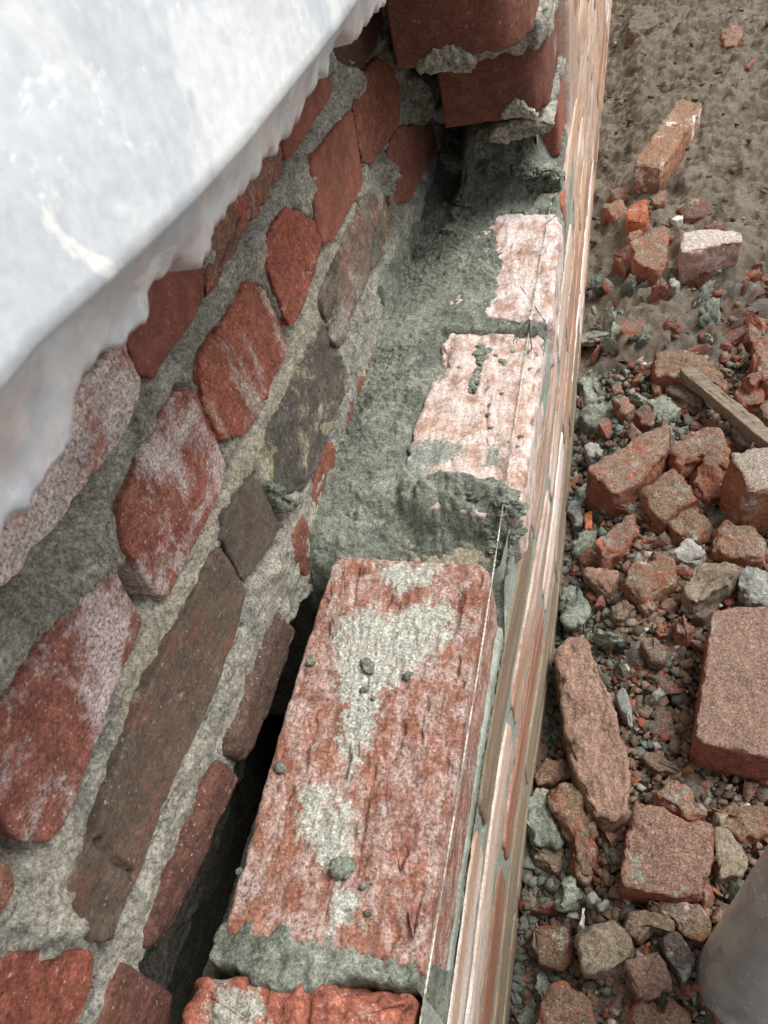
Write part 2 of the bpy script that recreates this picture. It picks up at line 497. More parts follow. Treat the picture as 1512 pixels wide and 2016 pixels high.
# ------------------------------------------------------------------ old inner wall
old = thing('old_brick_wall', 'old red brick wall with crumbling lime mortar standing behind the new brick facing', 'wall')
old_px = {
 'D1': ([(246, 655), (256, 695), (281, 747), (278, 786), (254, 846), (218, 894), (175, 949), (131, 1013), (111, 1040), (67, 1084), (50, 1128), (-5, 1175), (-60, 1180), (-60, 1040), (60, 900), (160, 760)], .008, dict(c1='#9a5a52', c2='#a8655a', white=.95, wcol='#d9d2ce', wscale=30, wsoft=.3)),
 'D2': ([(244, 655), (290, 540), (330, 500), (401, 470), (405, 595), (306, 747), (272, 734)], .007, dict(c1='#8a453c', c2='#7d4038', white=.14, fine=.15, bump=.2)),
 'D3': ([(400, 445), (470, 350), (520, 280), (552, 262), (560, 330), (527, 400), (480, 468), (437, 540), (409, 588), (405, 520)], .003, dict(c1='#8c5548', c2='#7a5348', white=.5, wcol='#a9a397', grime=.3, extra='#a34632', eamt=.25)),
 'D4': ([(554, 258), (625, 100), (645, 125), (657, 186), (577, 312), (565, 317)], .006, dict(c1='#8e4a3c', c2='#83443a', white=.1, fine=.15, bump=.2)),
 'D5': ([(640, 90), (650, 40), (700, -20), (748, -20), (757, 50), (735, 95), (715, 137), (690, 133), (658, 112)], .004, dict(c1='#6a3f39', c2='#5c3834', white=.12, fine=.2)),
 'C0': ([(-70, 1650), (-5, 1677), (28, 1705), (35, 1746), (19, 1788), (-5, 1816), (-60, 1850)], .006, dict(c1='#98604f', c2='#8a4f44', white=.45)),
 'C1': ([(-4, 1400), (97, 1256), (186, 1098), (228, 1124), (285, 1221), (228, 1371), (132, 1630), (96, 1660), (46, 1657), (2, 1618), (-50, 1560), (-60, 1480)], .008, dict(c1='#974f44', c2='#8a4d46', white=.66, wcol='#d3c7c4', wscale=22, wsoft=.22)),
 'C2': ([(345, 772), (385, 764), (446, 912), (437, 968), (336, 1173), (308, 1172), (242, 1062), (237, 996), (290, 880)], .008, dict(c1='#9b4f42', c2='#8d4a40', white=.68, wcol='#d2c8c5', wscale=22, wsoft=.22)),
 'C3': ([(393, 702), (465, 598), (495, 546), (530, 576), (569, 685), (517, 812), (484, 857), (438, 873), (402, 800)], .007, dict(c1='#a8523e', c2='#94493a', white=.48, wcol='#b9aea4', wscale=30, streak=(1, 1, .35), pits=.6)),
 'C4': ([(514, 488), (565, 401), (628, 440), (638, 482), (592, 624), (570, 647)], .007, dict(c1='#a34f3d', c2='#934539', white=.3, wcol='#b0a89f', extra='#b04a30', eamt=.2, wscale=30, pits=.5)),
 'C5': ([(613, 318), (694, 210), (718, 362), (658, 474), (641, 484), (627, 450)], .008, dict(c1='#98503f', c2='#8c4a3e', white=.1, fine=.15, bump=.2)),
 'C6': ([(698, 200), (715, 150), (742, 110), (776, 130), (790, 180), (786, 250), (760, 287), (735, 323), (717, 322), (705, 272)], .007, dict(c1='#84473a', c2='#8a4836', white=.12, extra='#9a4a34', eamt=.15)),
 'B0': ([(139, 1848), (190, 1880), (183, 1941), (157, 2020), (128, 2090), (-50, 2090), (-50, 1930), (0, 1890), (60, 1866), (100, 1850)], .008, dict(c1='#a04b3a', c2='#8f4537', white=.3, wcol='#a39d92', grime=.25)),
 'B1': ([(437, 1070), (413, 1112), (377, 1187), (337, 1267), (324, 1297), (278, 1394), (241, 1487), (213, 1561), (190, 1644), (157, 1690), (114, 1783), (116, 1800), (148, 1843), (190, 1864), (224, 1853), (246, 1793), (278, 1714), (306, 1644), (329, 1580), (352, 1519), (384, 1459), (417, 1385), (444, 1316), (468, 1246), (487, 1171), (470, 1130)], .009, dict(c1='#6b534b', c2='#645149', white=.16, wcol='#a59a88', extra='#7a4c44', eamt=.25, wscale=40, fine=.25)),
 'B3': ([(498, 938), (515, 948), (556, 1044), (482, 1149), (437, 1066), (441, 1015)], .008, dict(c1='#5f504d', c2='#66534b', white=.12, fine=.22, wcol='#9a9084')),
 'B4': ([(635, 632), (654, 669), (675, 720), (681, 770), (668, 820), (646, 878), (621, 933), (592, 972), (545, 985), (516, 954), (513, 896), (543, 831), (570, 767), (603, 700)], .0065, dict(c1='#56504f', c2='#665452', white=.34, wcol='#b3aca2', extra='#95856c', eamt=.28, wscale=26)),
 'B5': ([(720, 385), (758, 378), (773, 440), (763, 490), (735, 530), (712, 585), (690, 650), (668, 692), (645, 652), (630, 585), (655, 530), (690, 440)], .006, dict(c1='#75625a', c2='#8a5f54', white=.46, wcol='#b0a79d', extra='#58504b', eamt=.35, grime=.4)),
 'B7': ([(785, 248), (850, 238), (863, 290), (834, 345), (805, 400), (768, 403), (757, 345), (768, 280)], .005, dict(c1='#8c4b3c', c2='#804338', white=.2, grime=.2)),
 'A0': ([(245, 1894), (301, 1927), (345, 1960), (335, 2090), (175, 2090), (203, 1990), (222, 1941)], .006, dict(c1='#7c463c', c2='#6c4039', white=.25, wcol='#a59a94')),
}
yz = lambda px: hit(px, 0, XI)[1:]
def wall_brick(V, mat):
    return link('brick', mesh_from('brick', *V), mat, old)
nb_ = 0
for key, (pp, proud, mk) in old_px.items():
    poly = np.array([hit(p, 0, XI+proud) for p in pp])
    tz = random.uniform(-.03, .03)
    ty = random.uniform(-.02, .02)
    rough = key in ('C3', 'C4', 'D3', 'B5', 'B4')
    V = prism(poly, (1, ty, tz), 0.09, sp=0.0013 if key == 'B1' else 0.0022, rnd=0.0020, cut=1, ratio=.06, amp=0.0016 if rough else 0.0005, freq=55 if rough else 30,
              chip=0.0035 if rough else 0.0012, chipf=70, edge_wob=0.0009, octv=5 if rough else 3)
    if key == 'B1':
        V = list(V)
        ck = [hit(p, 0, XI+proud)[1:] for p in [(190, 1655), (205, 1672), (222, 1690), (240, 1704), (262, 1722)]]
        dmin = np.full(len(V[0]), 9.0)
        for A_, B_ in zip(ck[:-1], ck[1:]):
            e_ = B_-A_
            tt = np.clip(((V[0][:, 1:]-A_)@e_)/(e_@e_), 0, 1)
            dmin = np.minimum(dmin, np.linalg.norm(V[0][:, 1:]-A_-tt[:, None]*e_, axis=1))
        V[0][:, 0] -= np.where(V[0][:, 0] > XI-.01, .006*np.exp(-(dmin/.0011)**2), 0)
    wall_brick(V, BR('old_brick_clay_'+key.lower(), **mk))
# lowest old course: partly hidden behind the cavity and the fresh mortar
ztop = lambda px: hit(px, 0, XI+.004)
A_top = [((287, 1868), (436, 1484), .009, '#6d4038', '#5f3b36'), ((445, 1474), (560, 1200), .009, '#6b4a42', '#5d453f'),
         ((572, 1085), (592, 985), .005, '#8a4a3b', '#7c4338'), ((600, 985), (655, 855), .004, '#884a3a', '#7d4336'),
         ((672, 835), (790, 560), .004, '#7f463b', '#8f4c3a'), ((795, 545), (862, 335), .005, '#91513f', '#83483a')]
for a_, b_, pr, c1, c2 in A_top:
    A, B = hit(a_, 0, XI+max(pr, .002)), hit(b_, 0, XI+max(pr, .002))
    A[0] = B[0] = XI+pr
    da, db = (.024, .040) if a_[0] < 300 else ((.040, .036) if a_[0] < 500 else (.068, .068))
    poly = np.array([A, B, B+np.array([0, 0.002, -db]), A+np.array([0, 0.002, -da])])
    V = prism(poly, (1, 0, 0), 0.09, sp=0.003, rnd=0.006, amp=.0008, freq=35, chip=.004, edge_wob=.002)
    wall_brick(V, BR('old_brick_clay_low', c1=c1, c2=c2, white=.2, wcol='#9d918b'))
# courses hidden behind the plaster but closing the wall
for k, z0 in enumerate((.196, .275)):
    for i in range(-1, 2 if k == 0 else 6):
        y0 = -.30+i*.262+(0.11 if k else 0)
        if k == 0 and y0 > -0.1:
            continue
        poly = np.array([[XI+.004, y0, z0], [XI+.004, y0+.25, z0], [XI+.004, y0+.25, z0+.066], [XI+.004, y0, z0+.066]])
        wall_brick(prism(poly, (1, 0, 0), .09, sp=.006, rnd=.005), BR('old_brick_clay_rear', '#8a4a3e', '#7c4338', white=.3))

# mortar of the old wall: one relief sheet with recessed joints, lumps and holes
gy = np.arange(-.34, 1.7, .0019)
gz = np.arange(-.30, .40, .0020)
Yg, Zg = np.meshgrid(gy, gz)
Pw = np.stack([np.full_like(Yg, XI), Yg, Zg], -1)
h = .0026 + .0020*fbm(Pw, 22, 3, .5, 2.0) + .0022*fbm(Pw, 80, 4, .6, 5.0) + .0014*ridged(Pw, 260, 2, 1.0)
blobs = [((745, 345), .016, .020), ((130, 1105), .022, .013), ((70, 1840), .022, .013), ((600, 370), .014, .006), ((690, 165), .016, .010),
         ((770, 440), .020, .009), ((480, 480), .02, .006), ((600, 650), .012, .005), ((565, 975), .010, .010), ((820, 205), .02, .016),
         ((530, 1120), .012, .006),
         ((262, 1152), .0105, -.06), ((-4, 1655), .013, -.06), ((427, 838), .006, -.03), ((262, 702), .009, -.06), ((560, 295), .006, -.02),
         ((645, 478), .005, -.012), ((175, 985), .008, -.012), ((130, 1030), .009, -.014), ((75, 1110), .012, -.014), ((258, 850), .006, -.012), ((505, 955), .004, -.012), ((770, 135), .02, -.04), ((700, 400), .006, -.01)]
zv = np.interp(Yg, [-.34, -.018, .009, .044, .09, .139, .186, .222, .26], [.016, .008, -.004, -.012, -.016, -.020, -.022, -.028, -.050])
h = h - .14*sstep(.0, -.007, Zg-zv+.004*fbm(Pw, 40, 2, .5, 6.0))*sstep(.262, .245, Yg)
crn = fbm(Pw, 24, 2, .5, 51.0)
for key, (pp, proud, mk) in old_px.items():
    pl = np.array([yz(p) for p in pp])
    lo, hi = pl.min(0)-.012, pl.max(0)+.012
    j0, j1 = np.searchsorted(gy, (lo[0], hi[0]))
    i0, i1 = np.searchsorted(gz, (lo[1], hi[1]))
    if j1-j0 < 2 or i1-i0 < 2:
        continue
    sl_ = (slice(i0, i1), slice(j0, j1))
    sd1 = poly_sd(np.stack([Yg[sl_], Zg[sl_]], -1), pl)
    h[sl_] -= .009*np.exp(-((sd1-.0008)/.0022)**2)*sstep(-.05, .30, crn[sl_]) + .02*sstep(-.002, -.008, sd1)
    h[sl_] += .0012*np.exp(-((sd1+.001)/.003)**2)*sstep(-.1, -.4, crn[sl_])
for px, r_, hh in blobs:
    c_ = yz(px)
    d_ = np.hypot(Yg-c_[0], Zg-c_[1])*(1+.3*fbm(Pw, 60, 2, .5, 9.0))
    wgt = np.exp(-(d_/r_)**2*1.2)
    h = h + wgt*hh*(1+.5*fbm(Pw, 130, 3, .6, 4.0))
Pw[..., 0] = XI + h
bc = np.array([yz(p) for p in [(215, 1480), (283, 1235), (445, 935), (565, 700), (640, 490), (720, 390), (690, 440), (640, 580), (560, 740), (500, 920), (440, 1020), (330, 1250), (250, 1450)]])
patch = sstep(.012, -.006, poly_sd(np.stack([Yg, Zg], -1), bc))
me = mesh_from('mortar', Pw, grid_faces(*Yg.shape), attrs={'patch': patch.ravel()})
link('mortar', me, M_OLD, old)
def box_mesh(name, a, b):
    (x0, y0, z0), (x1, y1, z1) = a, b
    v = [(x, y, z) for z in (z0, z1) for y in (y0, y1) for x in (x0, x1)]
    q = [(0, 2, 3, 1), (4, 5, 7, 6), (0, 1, 5, 4), (2, 6, 7, 3), (0, 4, 6, 2), (1, 3, 7, 5)]
    return mesh_from(name, v, q, smooth=False)
link('core', box_mesh('core', (-.50, -2.5, .03), (XI-.075, 6, 3.0)), M_OLD, old)
link('core', box_mesh('core', (-.50, -2.5, -.6), (-.185, .30, .029)), M_OLD, old)
link('core', box_mesh('core', (-.50, .301, -.6), (XI-.075, 6, .029)), M_OLD, old)
link('upper_masonry', box_mesh('upper_masonry', (XI-.074, -2.5, .385), (.098, 6, 3.0)), M_OLD, old)

# toothed end of the old outer leaf (bricks with worn round outer corner)
def end_brick(ye, z0, z1, x0=0.0, r=.03, L=.24, mk=None, x1=None, skew=0.0):
    X1 = float(xo(ye+.1)) if x1 is None else x1
    pts = [(x0, ye+skew), (X1-r, ye)]
    for a in np.linspace(0, math.pi/2, 7)[1:]:
        pts.append((X1-r+r*math.sin(a), ye+r*1.3*(1-math.cos(a))))
    pts += [(X1, ye+L), (x0, ye+L)]
    poly = np.array([(x, y, z1) for x, y in pts])
    V = prism(poly, (0, 0, 1), z1-z0, sp=.0026, rnd=.003, cut=1, ratio=.03, amp=.0005, freq=40, chip=.0025, chipf=45, edge_wob=.0008)
    return wall_brick(V, mk)
M_END = BR('end_brick_clay', '#7d4438', '#703d33', white=.16, wcol='#b0a39c', fine=.2, bump=.3)  # clay darkened to put the shade on these brick ends into the colour
M_END2 = BR('end_brick_clay_orange', '#9a5040', '#8a4638', white=.14, fine=.2, extra='#a8502f', eamt=.1)
end_brick(.655, .196, .266, mk=M_END, x1=.119, r=.034)
end_brick(.760, .098, .166, x0=.012, mk=M_END, x1=.123, r=.026)
end_brick(.845, .016, .083, x0=.018, r=.006, mk=M_END2, x1=.126)
end_brick(.70, .278, .345, mk=M_END2)  # out of frame, added to shade the end brick below it
M_RUB = M_OLD
def face_patch(pp, ypl, th=.004, mat=None, parent=None, name='mortar_patch', amp=.0022):
    poly = np.array([hit(p, 1, ypl) for p in pp])
    V = prism(poly, (0, -1, 0), th+.012, sp=.0018, rnd=.003, amp=amp, freq=150, octv=4, chip=.003, chipf=120, edge_wob=.004)
    return link(name, mesh_from(name, *V), mat or M_OLD, parent or old)
face_patch([(822, 142), (842, 116), (868, 94), (892, 86), (912, 108), (938, 127), (922, 140), (880, 147)], .652)
face_patch([(985, 236), (1000, 206), (1015, 187), (1033, 192), (1046, 215), (1060, 236)], .757)
face_patch([(955, 284), (966, 258), (990, 240), (1062, 236), (1092, 240), (1082, 262), (1060, 272), (1000, 282)], .772, th=.05)
# bed mortar between the toothed bricks
for (z0, z1, ye) in ((.166, .196, .735), (.083, .098, .815), (.266, .278, .73), (-.002, .016, .86)):
    poly = np.array([(XI, ye, z1+.001), (.118, ye, z1+.001), (.128, ye+.03, z1+.001), (.128, ye+.25, z1+.001), (XI, ye+.25, z1+.001)])
    V = prism(poly, (0, 0, 1), z1-z0+.002, sp=.003, rnd=.004, amp=.003, freq=90, chip=.004)
    link('mortar', mesh_from('mortar', *V), M_OLD, old)
poly = np.array([hit(p, 1, .80) for p in [(795, 150), (850, 160), (852, 235), (800, 252), (790, 215)]])
link('mortar', mesh_from('mortar', *prism(poly, (0, -1, 0), .1, sp=.002, rnd=.006, amp=.004, freq=90)), M_OLD, old)

# far stretch of the old outer face: limewashed stretchers
M_LW = [BR('limewashed_brick_%d' % i, c1, c2, white=wv, wcol='#e6dcd6', wscale=7, streak=(1, .18, 1.4), fine=.12, bump=.25, wsoft=.3)
        for i, (c1, c2, wv) in enumerate((('#b98a72', '#a8735c', .62), ('#c29a86', '#ae7c66', .72), ('#a96e55', '#98604c', .5)))]
lw = []
for v in range(3):
    poly = np.array([(0, 0, 0), (0, .248, 0), (0, .248, .068), (0, 0, .068)])
    V = prism(poly, (1, 0, 0), .09, sp=.006, rnd=.002, amp=.0006, freq=30, chip=.001, edge_wob=.002)
    me = mesh_from('brick', *V)
    me.materials.append(M_LW[v])
    lw.append(me)
ye_c = {3: .655+.24, 2: .76+.24, 1: .845+.24, 4: .94}
for k in range(-7, 5):
    y = ye_c.get(k, .80+(.13 if k % 2 else 0)) + .012
    z = .016+(k-1)*.0895 if k > 0 else .016+(k-1)*.078
    if k in (2, 3, 4):
        z = {2: .098, 3: .196, 4: .278}[k]
    while y < 3.6:
        o = bpy.data.objects.new('brick', lw[random.choice((0, 1, 1, 2))])
        COL.objects.link(o)
        o.parent = old
        o.location = (float(xo(y))+random.uniform(-.0006, .0006)+.004*sstep(1.0, 2.5, y), y, z)
        y += .26
gy = np.arange(.82, 3.9, .006)
gz = np.arange(-.62, .39, .003)
Yg, Zg = np.meshgrid(gy, gz)
Pm = np.stack([np.zeros_like(Yg), Yg, Zg], -1)
lim = .82+.10*sstep(.0, .02, Zg)+.06*sstep(.09, .11, Zg)
Pm[..., 0] = xo(Yg)+.004*sstep(1.0, 2.5, Yg)-.0012+.0014*fbm(Pm, 18, 3, .5, 7.0, (1, .2, 1)) - .03*sstep(.93, .90, Yg)*sstep(.005, .02, Zg)
M_LWM = mat_mortar('limewashed_mortar', '#b8a396', '#a68d7e', '#e0d8d0', 300, .25, lightamt=.3, bump=.3)
link('mortar', mesh_from('mortar', Pm, grid_faces(*Yg.shape)), M_LWM, old)

# ------------------------------------------------------------------ plaster render above
plt = thing('plaster_render', 'blurred whitish grey painted plaster of the upper wall with broken lower edge', 'plaster')
sil = [(760, -30), (747, 0), (730, 25), (712, 40), (695, 68), (680, 80), (664, 74), (655, 64), (642, 95), (632, 145), (618, 165), (600, 200), (585, 225), (560, 260), (548, 268), (530, 300), (515, 308), (495, 345), (478, 372), (460, 385), (445, 400), (430, 420), (410, 440), (404, 460), (400, 500), (385, 520), (365, 526), (345, 522), (330, 520), (312, 530), (300, 540), (288, 570), (282, 590), (262, 630), (245, 653), (225, 668), (200, 688), (180, 715), (165, 750), (148, 775), (130, 800), (115, 845), (108, 862), (78, 888), (68, 930), (62, 950)]
ln = [(735, -30), (665, 70), (600, 150), (500, 280), (390, 405), (280, 510), (180, 600), (75, 695), (0, 790)]
E1_ = np.array([hit(p, 0, .1165) for p in sil])
L1_ = np.array([hit(p, 0, .131) for p in ln])
o1, o2 = np.argsort(E1_[:, 1]), np.argsort(L1_[:, 1])
cy = np.concatenate([np.array([-2.5, -1.2, -.5, -.25]), np.arange(-.12, .45, .0011), np.arange(.46, 1.5, .012), np.array([2, 3, 6])])
ze = np.interp(cy, E1_[o1, 1], E1_[o1, 2])
zl = np.interp(cy, L1_[o2, 1], L1_[o2, 2])
outl = (cy < E1_[:, 1].min()) | (cy > E1_[:, 1].max())
Pn = np.stack([np.zeros_like(cy), cy, np.zeros_like(cy)], -1)
ze = ze + np.where(outl, .004*fbm(Pn, 60, 4, .6, 3.0), .0034*fbm(Pn, 48, 5, .68, 3.0))
zl = np.maximum(zl, ze+.003)
rows = []
rows.append(np.stack([np.full_like(cy, .099), cy, ze+.0005], -1))
rows.append(np.stack([np.full_like(cy, .112), cy, ze-.0003], -1))
kk = np.ones(41)/41
inside = (cy > -.12) & (cy < .45)
zs_ = ze.copy()
zs_[inside] = np.convolve(np.pad(ze[inside], 20, mode='edge'), kk, mode='valid')
zs_ = np.minimum(zs_+.002, zl-.002)
for q_, x_, jg in ((0, .1180, 1), (.03, .1190, .8), (.08, .1196, .3), (.2, .1205, .05), (.4, .1217, 0), (.55, .1228, 0), (.7, .1240, 0), (.84, .1250, 0), (.93, .1254, 0), (1.0, .1298, 0)):
    rows.append(np.stack([np.full_like(cy, x_), cy, (ze*jg+zs_*(1-jg))*(1-q_)+zl*q_], -1))
for zz in np.concatenate([np.linspace(0.0012, .12, 50), np.array([.2, .4, 1.0, 2.6])]):
    rows.append(np.stack([np.full_like(cy, .131), cy, zl+zz], -1))
Pp = np.array(rows)
wgt = np.zeros(len(rows)); wgt[2:11] = 1
Pp[..., 0] += .0012*fbm(Pp, 90, 4, .6, 6.0)*wgt[:, None] + .0016*fbm(Pp, 14, 3, .5, 2.0)*np.clip(np.arange(len(rows))/12-.6, 0, 1)[:, None]
t = NT('painted_plaster')
big = t.noise(22, 6, 0.6, 0.8, (1, 1, 1))
c = t.mix(t.rng(big, .43, .55), lin('#cbd1d7'), lin('#e1e5e6'))
c = t.mix(t.rng(t.noise(38, 6, .68, 1.0), .55, .60), c, lin('#eceeec'))
c = t.mix(t.math('MULTIPLY', t.rng(t.noise(80, 5, .7, .5), .66, .74), .5), c, lin('#c7a79a'))
a = t.attr('edge')
c = t.mix(t.math('MULTIPLY', a.outputs['Fac'], t.rng(t.noise(55, 4, .7), .35, .6)), c, lin('#d8bdb2'))
c = t.scale_val(c, t.rng(t.noise(300, 3, .6), .3, .7, .93, 1.06))
M_PL = t.out(c, t.bump(t.noise(45, 5, .6), .35, .002), .85)
edge = np.zeros(Pp.shape[:2]); edge[:9] = .4; edge[9:11] = .15
me = mesh_from('painted_face', Pp[11:], grid_faces(*Pp[11:].shape[:2]), attrs={'edge': edge[11:].ravel()})
link('painted_face', me, M_PL, plt)
me = mesh_from('broken_edge', Pp[:12], grid_faces(*Pp[:12].shape[:2]), attrs={'edge': edge[:12].ravel()})
tag(link('broken_edge', me, M_PL, plt), 'pinkish ragged lower edge of the plaster')

# ------------------------------------------------------------------ new facing leaf
new = thing('new_brick_facing', 'new red brick facing wall laid in wet grey mortar along the taut line', 'wall')
def top_brick(key, pp, z, mat, patches=(), amp=.0014, freq=50, th=.064, sp=.0016, rnd=.005, chip=.006, streak=(1, .3, 1), pit=0.0, wob=.0018, groove=None):
    poly = np.array([hit(p, 2, z) for p in pp])
    pol = [np.array([hit(p, 2, z)[:2] for p in q]) for q in patches]
    def ff(P, N):
        d = np.zeros(P.shape[:2])
        up = np.clip(N[..., 2], 0, 1)
        d += up*amp*1.1*fbm(P, freq*2.2, 4, .6, 77.0, streak)
        if pit:
            pn = fbm(P, 70, 3, .55, 13.0, (1, .5, 1))
            d -= up*pit*np.clip(pn-.35, 0, 1)*2.2
        for q in pol:
            s = poly_sd(P[..., :2], q)
            d += up*sstep(.004, -.003, s+.004*fbm(P, 60, 3, .6, 5.0))*(.0012+.0006*fbm(P, 260, 2, .6, 2.0))
        if groove:
            for (ga, gb, gw, gd) in groove:
                A, B = hit(ga, 2, z)[:2], hit(gb, 2, z)[:2]
                e = B-A
                tt = np.clip(((P[..., :2]-A)@e)/(e@e), 0, 1)
                ds = np.linalg.norm(P[..., :2]-A-tt[..., None]*e, axis=-1)+.0016*fbm(P, 120, 2, .6, 3.0)
                d -= up*gd*np.exp(-(ds/gw)**2)
        return d
    V, q, tr = prism(poly, (0, 0, 1), th, sp=sp, rnd=rnd, cut=2, ratio=.09, amp=amp*.7, freq=freq, chip=chip, chipf=40, edge_wob=wob, front_fn=ff, octv=4)
    pa = np.zeros(len(V))
    for qq in pol:
        pa = np.maximum(pa, sstep(.012, -.010, poly_sd(V[:, :2], qq)))
    return link('brick', mesh_from('brick', V, q, tr, {'patch': pa}), mat, new)
MB1 = BR('rough_red_brick_clay', '#955546', '#a05f4c', white=.78, wcol='#c3b0a8', wscale=70, streak=(1, .6, 1), patchcol='#c2c2b6', pits=.55, extra='#a5512f', eamt=.05, wsoft=.34, bump=.9)
L1p = [(443, 1810), (447, 1838), (560, 1852), (640, 1866), (740, 1892), (833, 1920), (845, 1870), (905, 1490), (966, 1125), (945, 1108), (800, 1102), (668, 1092), (648, 1115), (560, 1400), (490, 1640)]
patch1 = [[(668, 1215), (720, 1198), (775, 1212), (820, 1185), (885, 1175), (905, 1205), (890, 1250), (850, 1300), (790, 1330), (750, 1375), (742, 1430), (706, 1520), (688, 1530), (668, 1480), (676, 1400), (655, 1340), (660, 1265)],
          [(600, 1560), (640, 1545), (690, 1600), (690, 1690), (660, 1740), (620, 1700), (590, 1640)], [(740, 1110), (860, 1112), (840, 1150), (770, 1160)], [(640, 1760), (690, 1745), (720, 1800), (650, 1830)]]
top_brick('L1', L1p, .0, MB1, patch1, amp=.0007, freq=95, sp=.0013, pit=.0042, chip=.0007, wob=.0006, rnd=.0035, streak=(1, .45, 1), groove=[((702, 1120), (690, 1250), .0012, .002), ((905, 1170), (890, 1250), .003, .005), ((735, 1510), (700, 1720), .0014, .002), ((795, 1430), (770, 1500), .002, .003)])
MB2 = BR('pink_lime_brick_clay', '#b58c82', '#a97b71', white=.84, wcol='#dacdc8', wscale=48, patchcol='#8d938a', extra='#b0715a', eamt=.06, wsoft=.3, pits=.3, fine=.18)
L2p = [(870, 672), (884, 654), (960, 652), (1060, 656), (1073, 668), (1065, 740), (1045, 870), (1022, 1010), (960, 1015), (800, 990), (796, 900), (815, 830), (850, 740), (868, 720), (862, 700)]
top_brick('L2', L2p, .001, MB2, [[(795, 880), (850, 865), (910, 870), (900, 905), (840, 930), (830, 1000), (780, 980)], [(955, 890), (985, 880), (980, 915), (955, 912)]], amp=.0009, freq=45, sp=.0015, groove=[((948, 690), (930, 772), .003, .005), ((962, 780), (955, 850), .002, .002)])
MB3 = BR('lime_smeared_brick_clay', '#b2897f', '#a5766b', white=.85, wcol='#dbd2cf', wscale=40, extra='#a55f48', eamt=.1, wsoft=.3, fine=.18)
L3p = [(900, 430), (985, 416), (1100, 418), (1107, 428), (1098, 520), (1084, 634), (1000, 632), (870, 615), (880, 520)]
top_brick('L3', L3p, .0005, MB3, amp=.0012, freq=50, sp=.0018)
L4p = [(975, 380), (1108, 368), (1114, 385), (1108, 405), (960, 405)]
top_brick('L4', L4p, .0, BR('orange_brick_clay', '#a8583f', '#97503c', white=.3), sp=.0025)
MB0 = BR('near_red_brick_clay', '#94493a', '#a0503f', white=.34, wcol='#c9bdb3', wscale=30, patchcol='#aeada1', pits=.5, wsoft=.2)
L0p = [(372, 1932), (400, 1912), (560, 1920), (700, 1935), (812, 1960), (800, 2020), (770, 2180), (260, 2160), (345, 2016)]
top_brick('L0', L0p, .001, MB0, [[(430, 1925), (470, 1950), (520, 1990), (500, 2060), (420, 2060), (400, 1980)]], amp=.0016, freq=60, sp=.0018, pit=.004)
# lower stretchers of the facing, each a brick whose outer face is seen at a grazing angle
LW2 = {}
def face_mat(i):
    if i not in LW2:
        cs = [('#a06650', '#8d5843', .2), ('#bb9586', '#aa8172', .7), ('#ab7c69', '#9a6a57', .5), ('#99604c', '#8a5442', .3), ('#7f6557', '#87705f', .3)][i]
        LW2[i] = BR('facing_brick_clay_%d' % i, cs[0], cs[1], white=cs[2], wcol='#e2d6d0', wscale=9, streak=(1, .15, 1.6), fine=.12, bump=.25, wsoft=.3, grime=.12)
    return LW2[i]
rowsf = [(0, [(-.40, -.03, 3)], -.004), (1, [(-.42, -.163, 1), (-.15, .098, 1), (.112, .36, 4), (.375, .62, 2), (.635, .88, 1)], -.077),
         (2, [(-.30, -.055, 1), (-.04, .212, 1), (.226, .475, 2), (.49, .74, 2), (.755, 1.0, 2)], -.154),
         (3, [(-.40, -.15, 3), (-.13, .118, 3), (.132, .38, 3), (.395, .645, 1), (.66, .91, 2)], -.231),
         (4, [(-.30, -.05, 4), (-.03, .215, 4), (.23, .48, 4), (.49, .74, 4), (.755, 1.0, 4)], -.309),
         (5, [(-.40, -.15, 4), (-.13, .118, 4), (.132, .38, 4), (.395, .645, 4), (.66, .91, 4)], -.387)]
for k, bs, zt in rowsf:
    for (y0, y1, mi) in bs:
        pr = random.uniform(.0008, .0016)
        ym = np.array([y0, y1])
        if k == 0:
            continue
        xa = xb = pr
        tilt = random.uniform(-.002, .002)
        poly = np.array([(xa, y0, zt-.057), (xb, y1, zt-.057+tilt), (xb, y1, zt-.001+tilt), (xa, y0, zt-.001)])
        V = prism(poly, (1, -(xb-xa)/(y1-y0), 0), .105, sp=.003, rnd=.002, amp=.0005, freq=25, chip=.0015, edge_wob=.0018, stretch=(1, .35, 1))
        V[0][:, 0] += xo(V[0][:, 1])
        link('brick', mesh_from('brick', *V), face_mat(mi), new)
# face mortar
gy = np.arange(-.45, .93, .003)
gz = np.concatenate([np.arange(-.66, -.08, .0022), np.arange(-.08, -.009, .0018)])
Yg, Zg = np.meshgrid(gy, gz)
Pm = np.stack([np.zeros_like(Yg), Yg, Zg], -1)
sm = fbm(Pm, 12, 3, .5, 12.0, (1, .09, 1.6))
low = sstep(-.22, -.36, Zg)
Pm[..., 0] = xo(Yg)-.0010+.0005*sm+.002*sstep(-.016, -.024, Zg)*sstep(-.07, -.05, Zg)*sstep(.29, .34, Yg)+.0009*fbm(Pm, 70, 3, .6, 3.0, (1, .5, 1))*.7+.0008*low
Pm[..., 0] -= .009*sstep(-.066, -.058, Zg)*sstep(.262, .250, Yg)*sstep(-.012, -.002, Yg)
me = mesh_from('mortar', Pm, grid_faces(*Yg.shape), attrs={'patch': (low*.8).ravel()})
link('mortar', me, M_FACE, new)
link('core', box_mesh('core', (.040, -2.5, -.62), (.108, .95, -.079)), M_FRESH, new)  # unseen backing box, added to stop light leaking into the cavity
link('core', box_mesh('core', (.005, -2.5, -.078), (.108, -.33, -.012)), M_FRESH, new)  # more unseen backing, added where the modelled top course stops, against light leaks
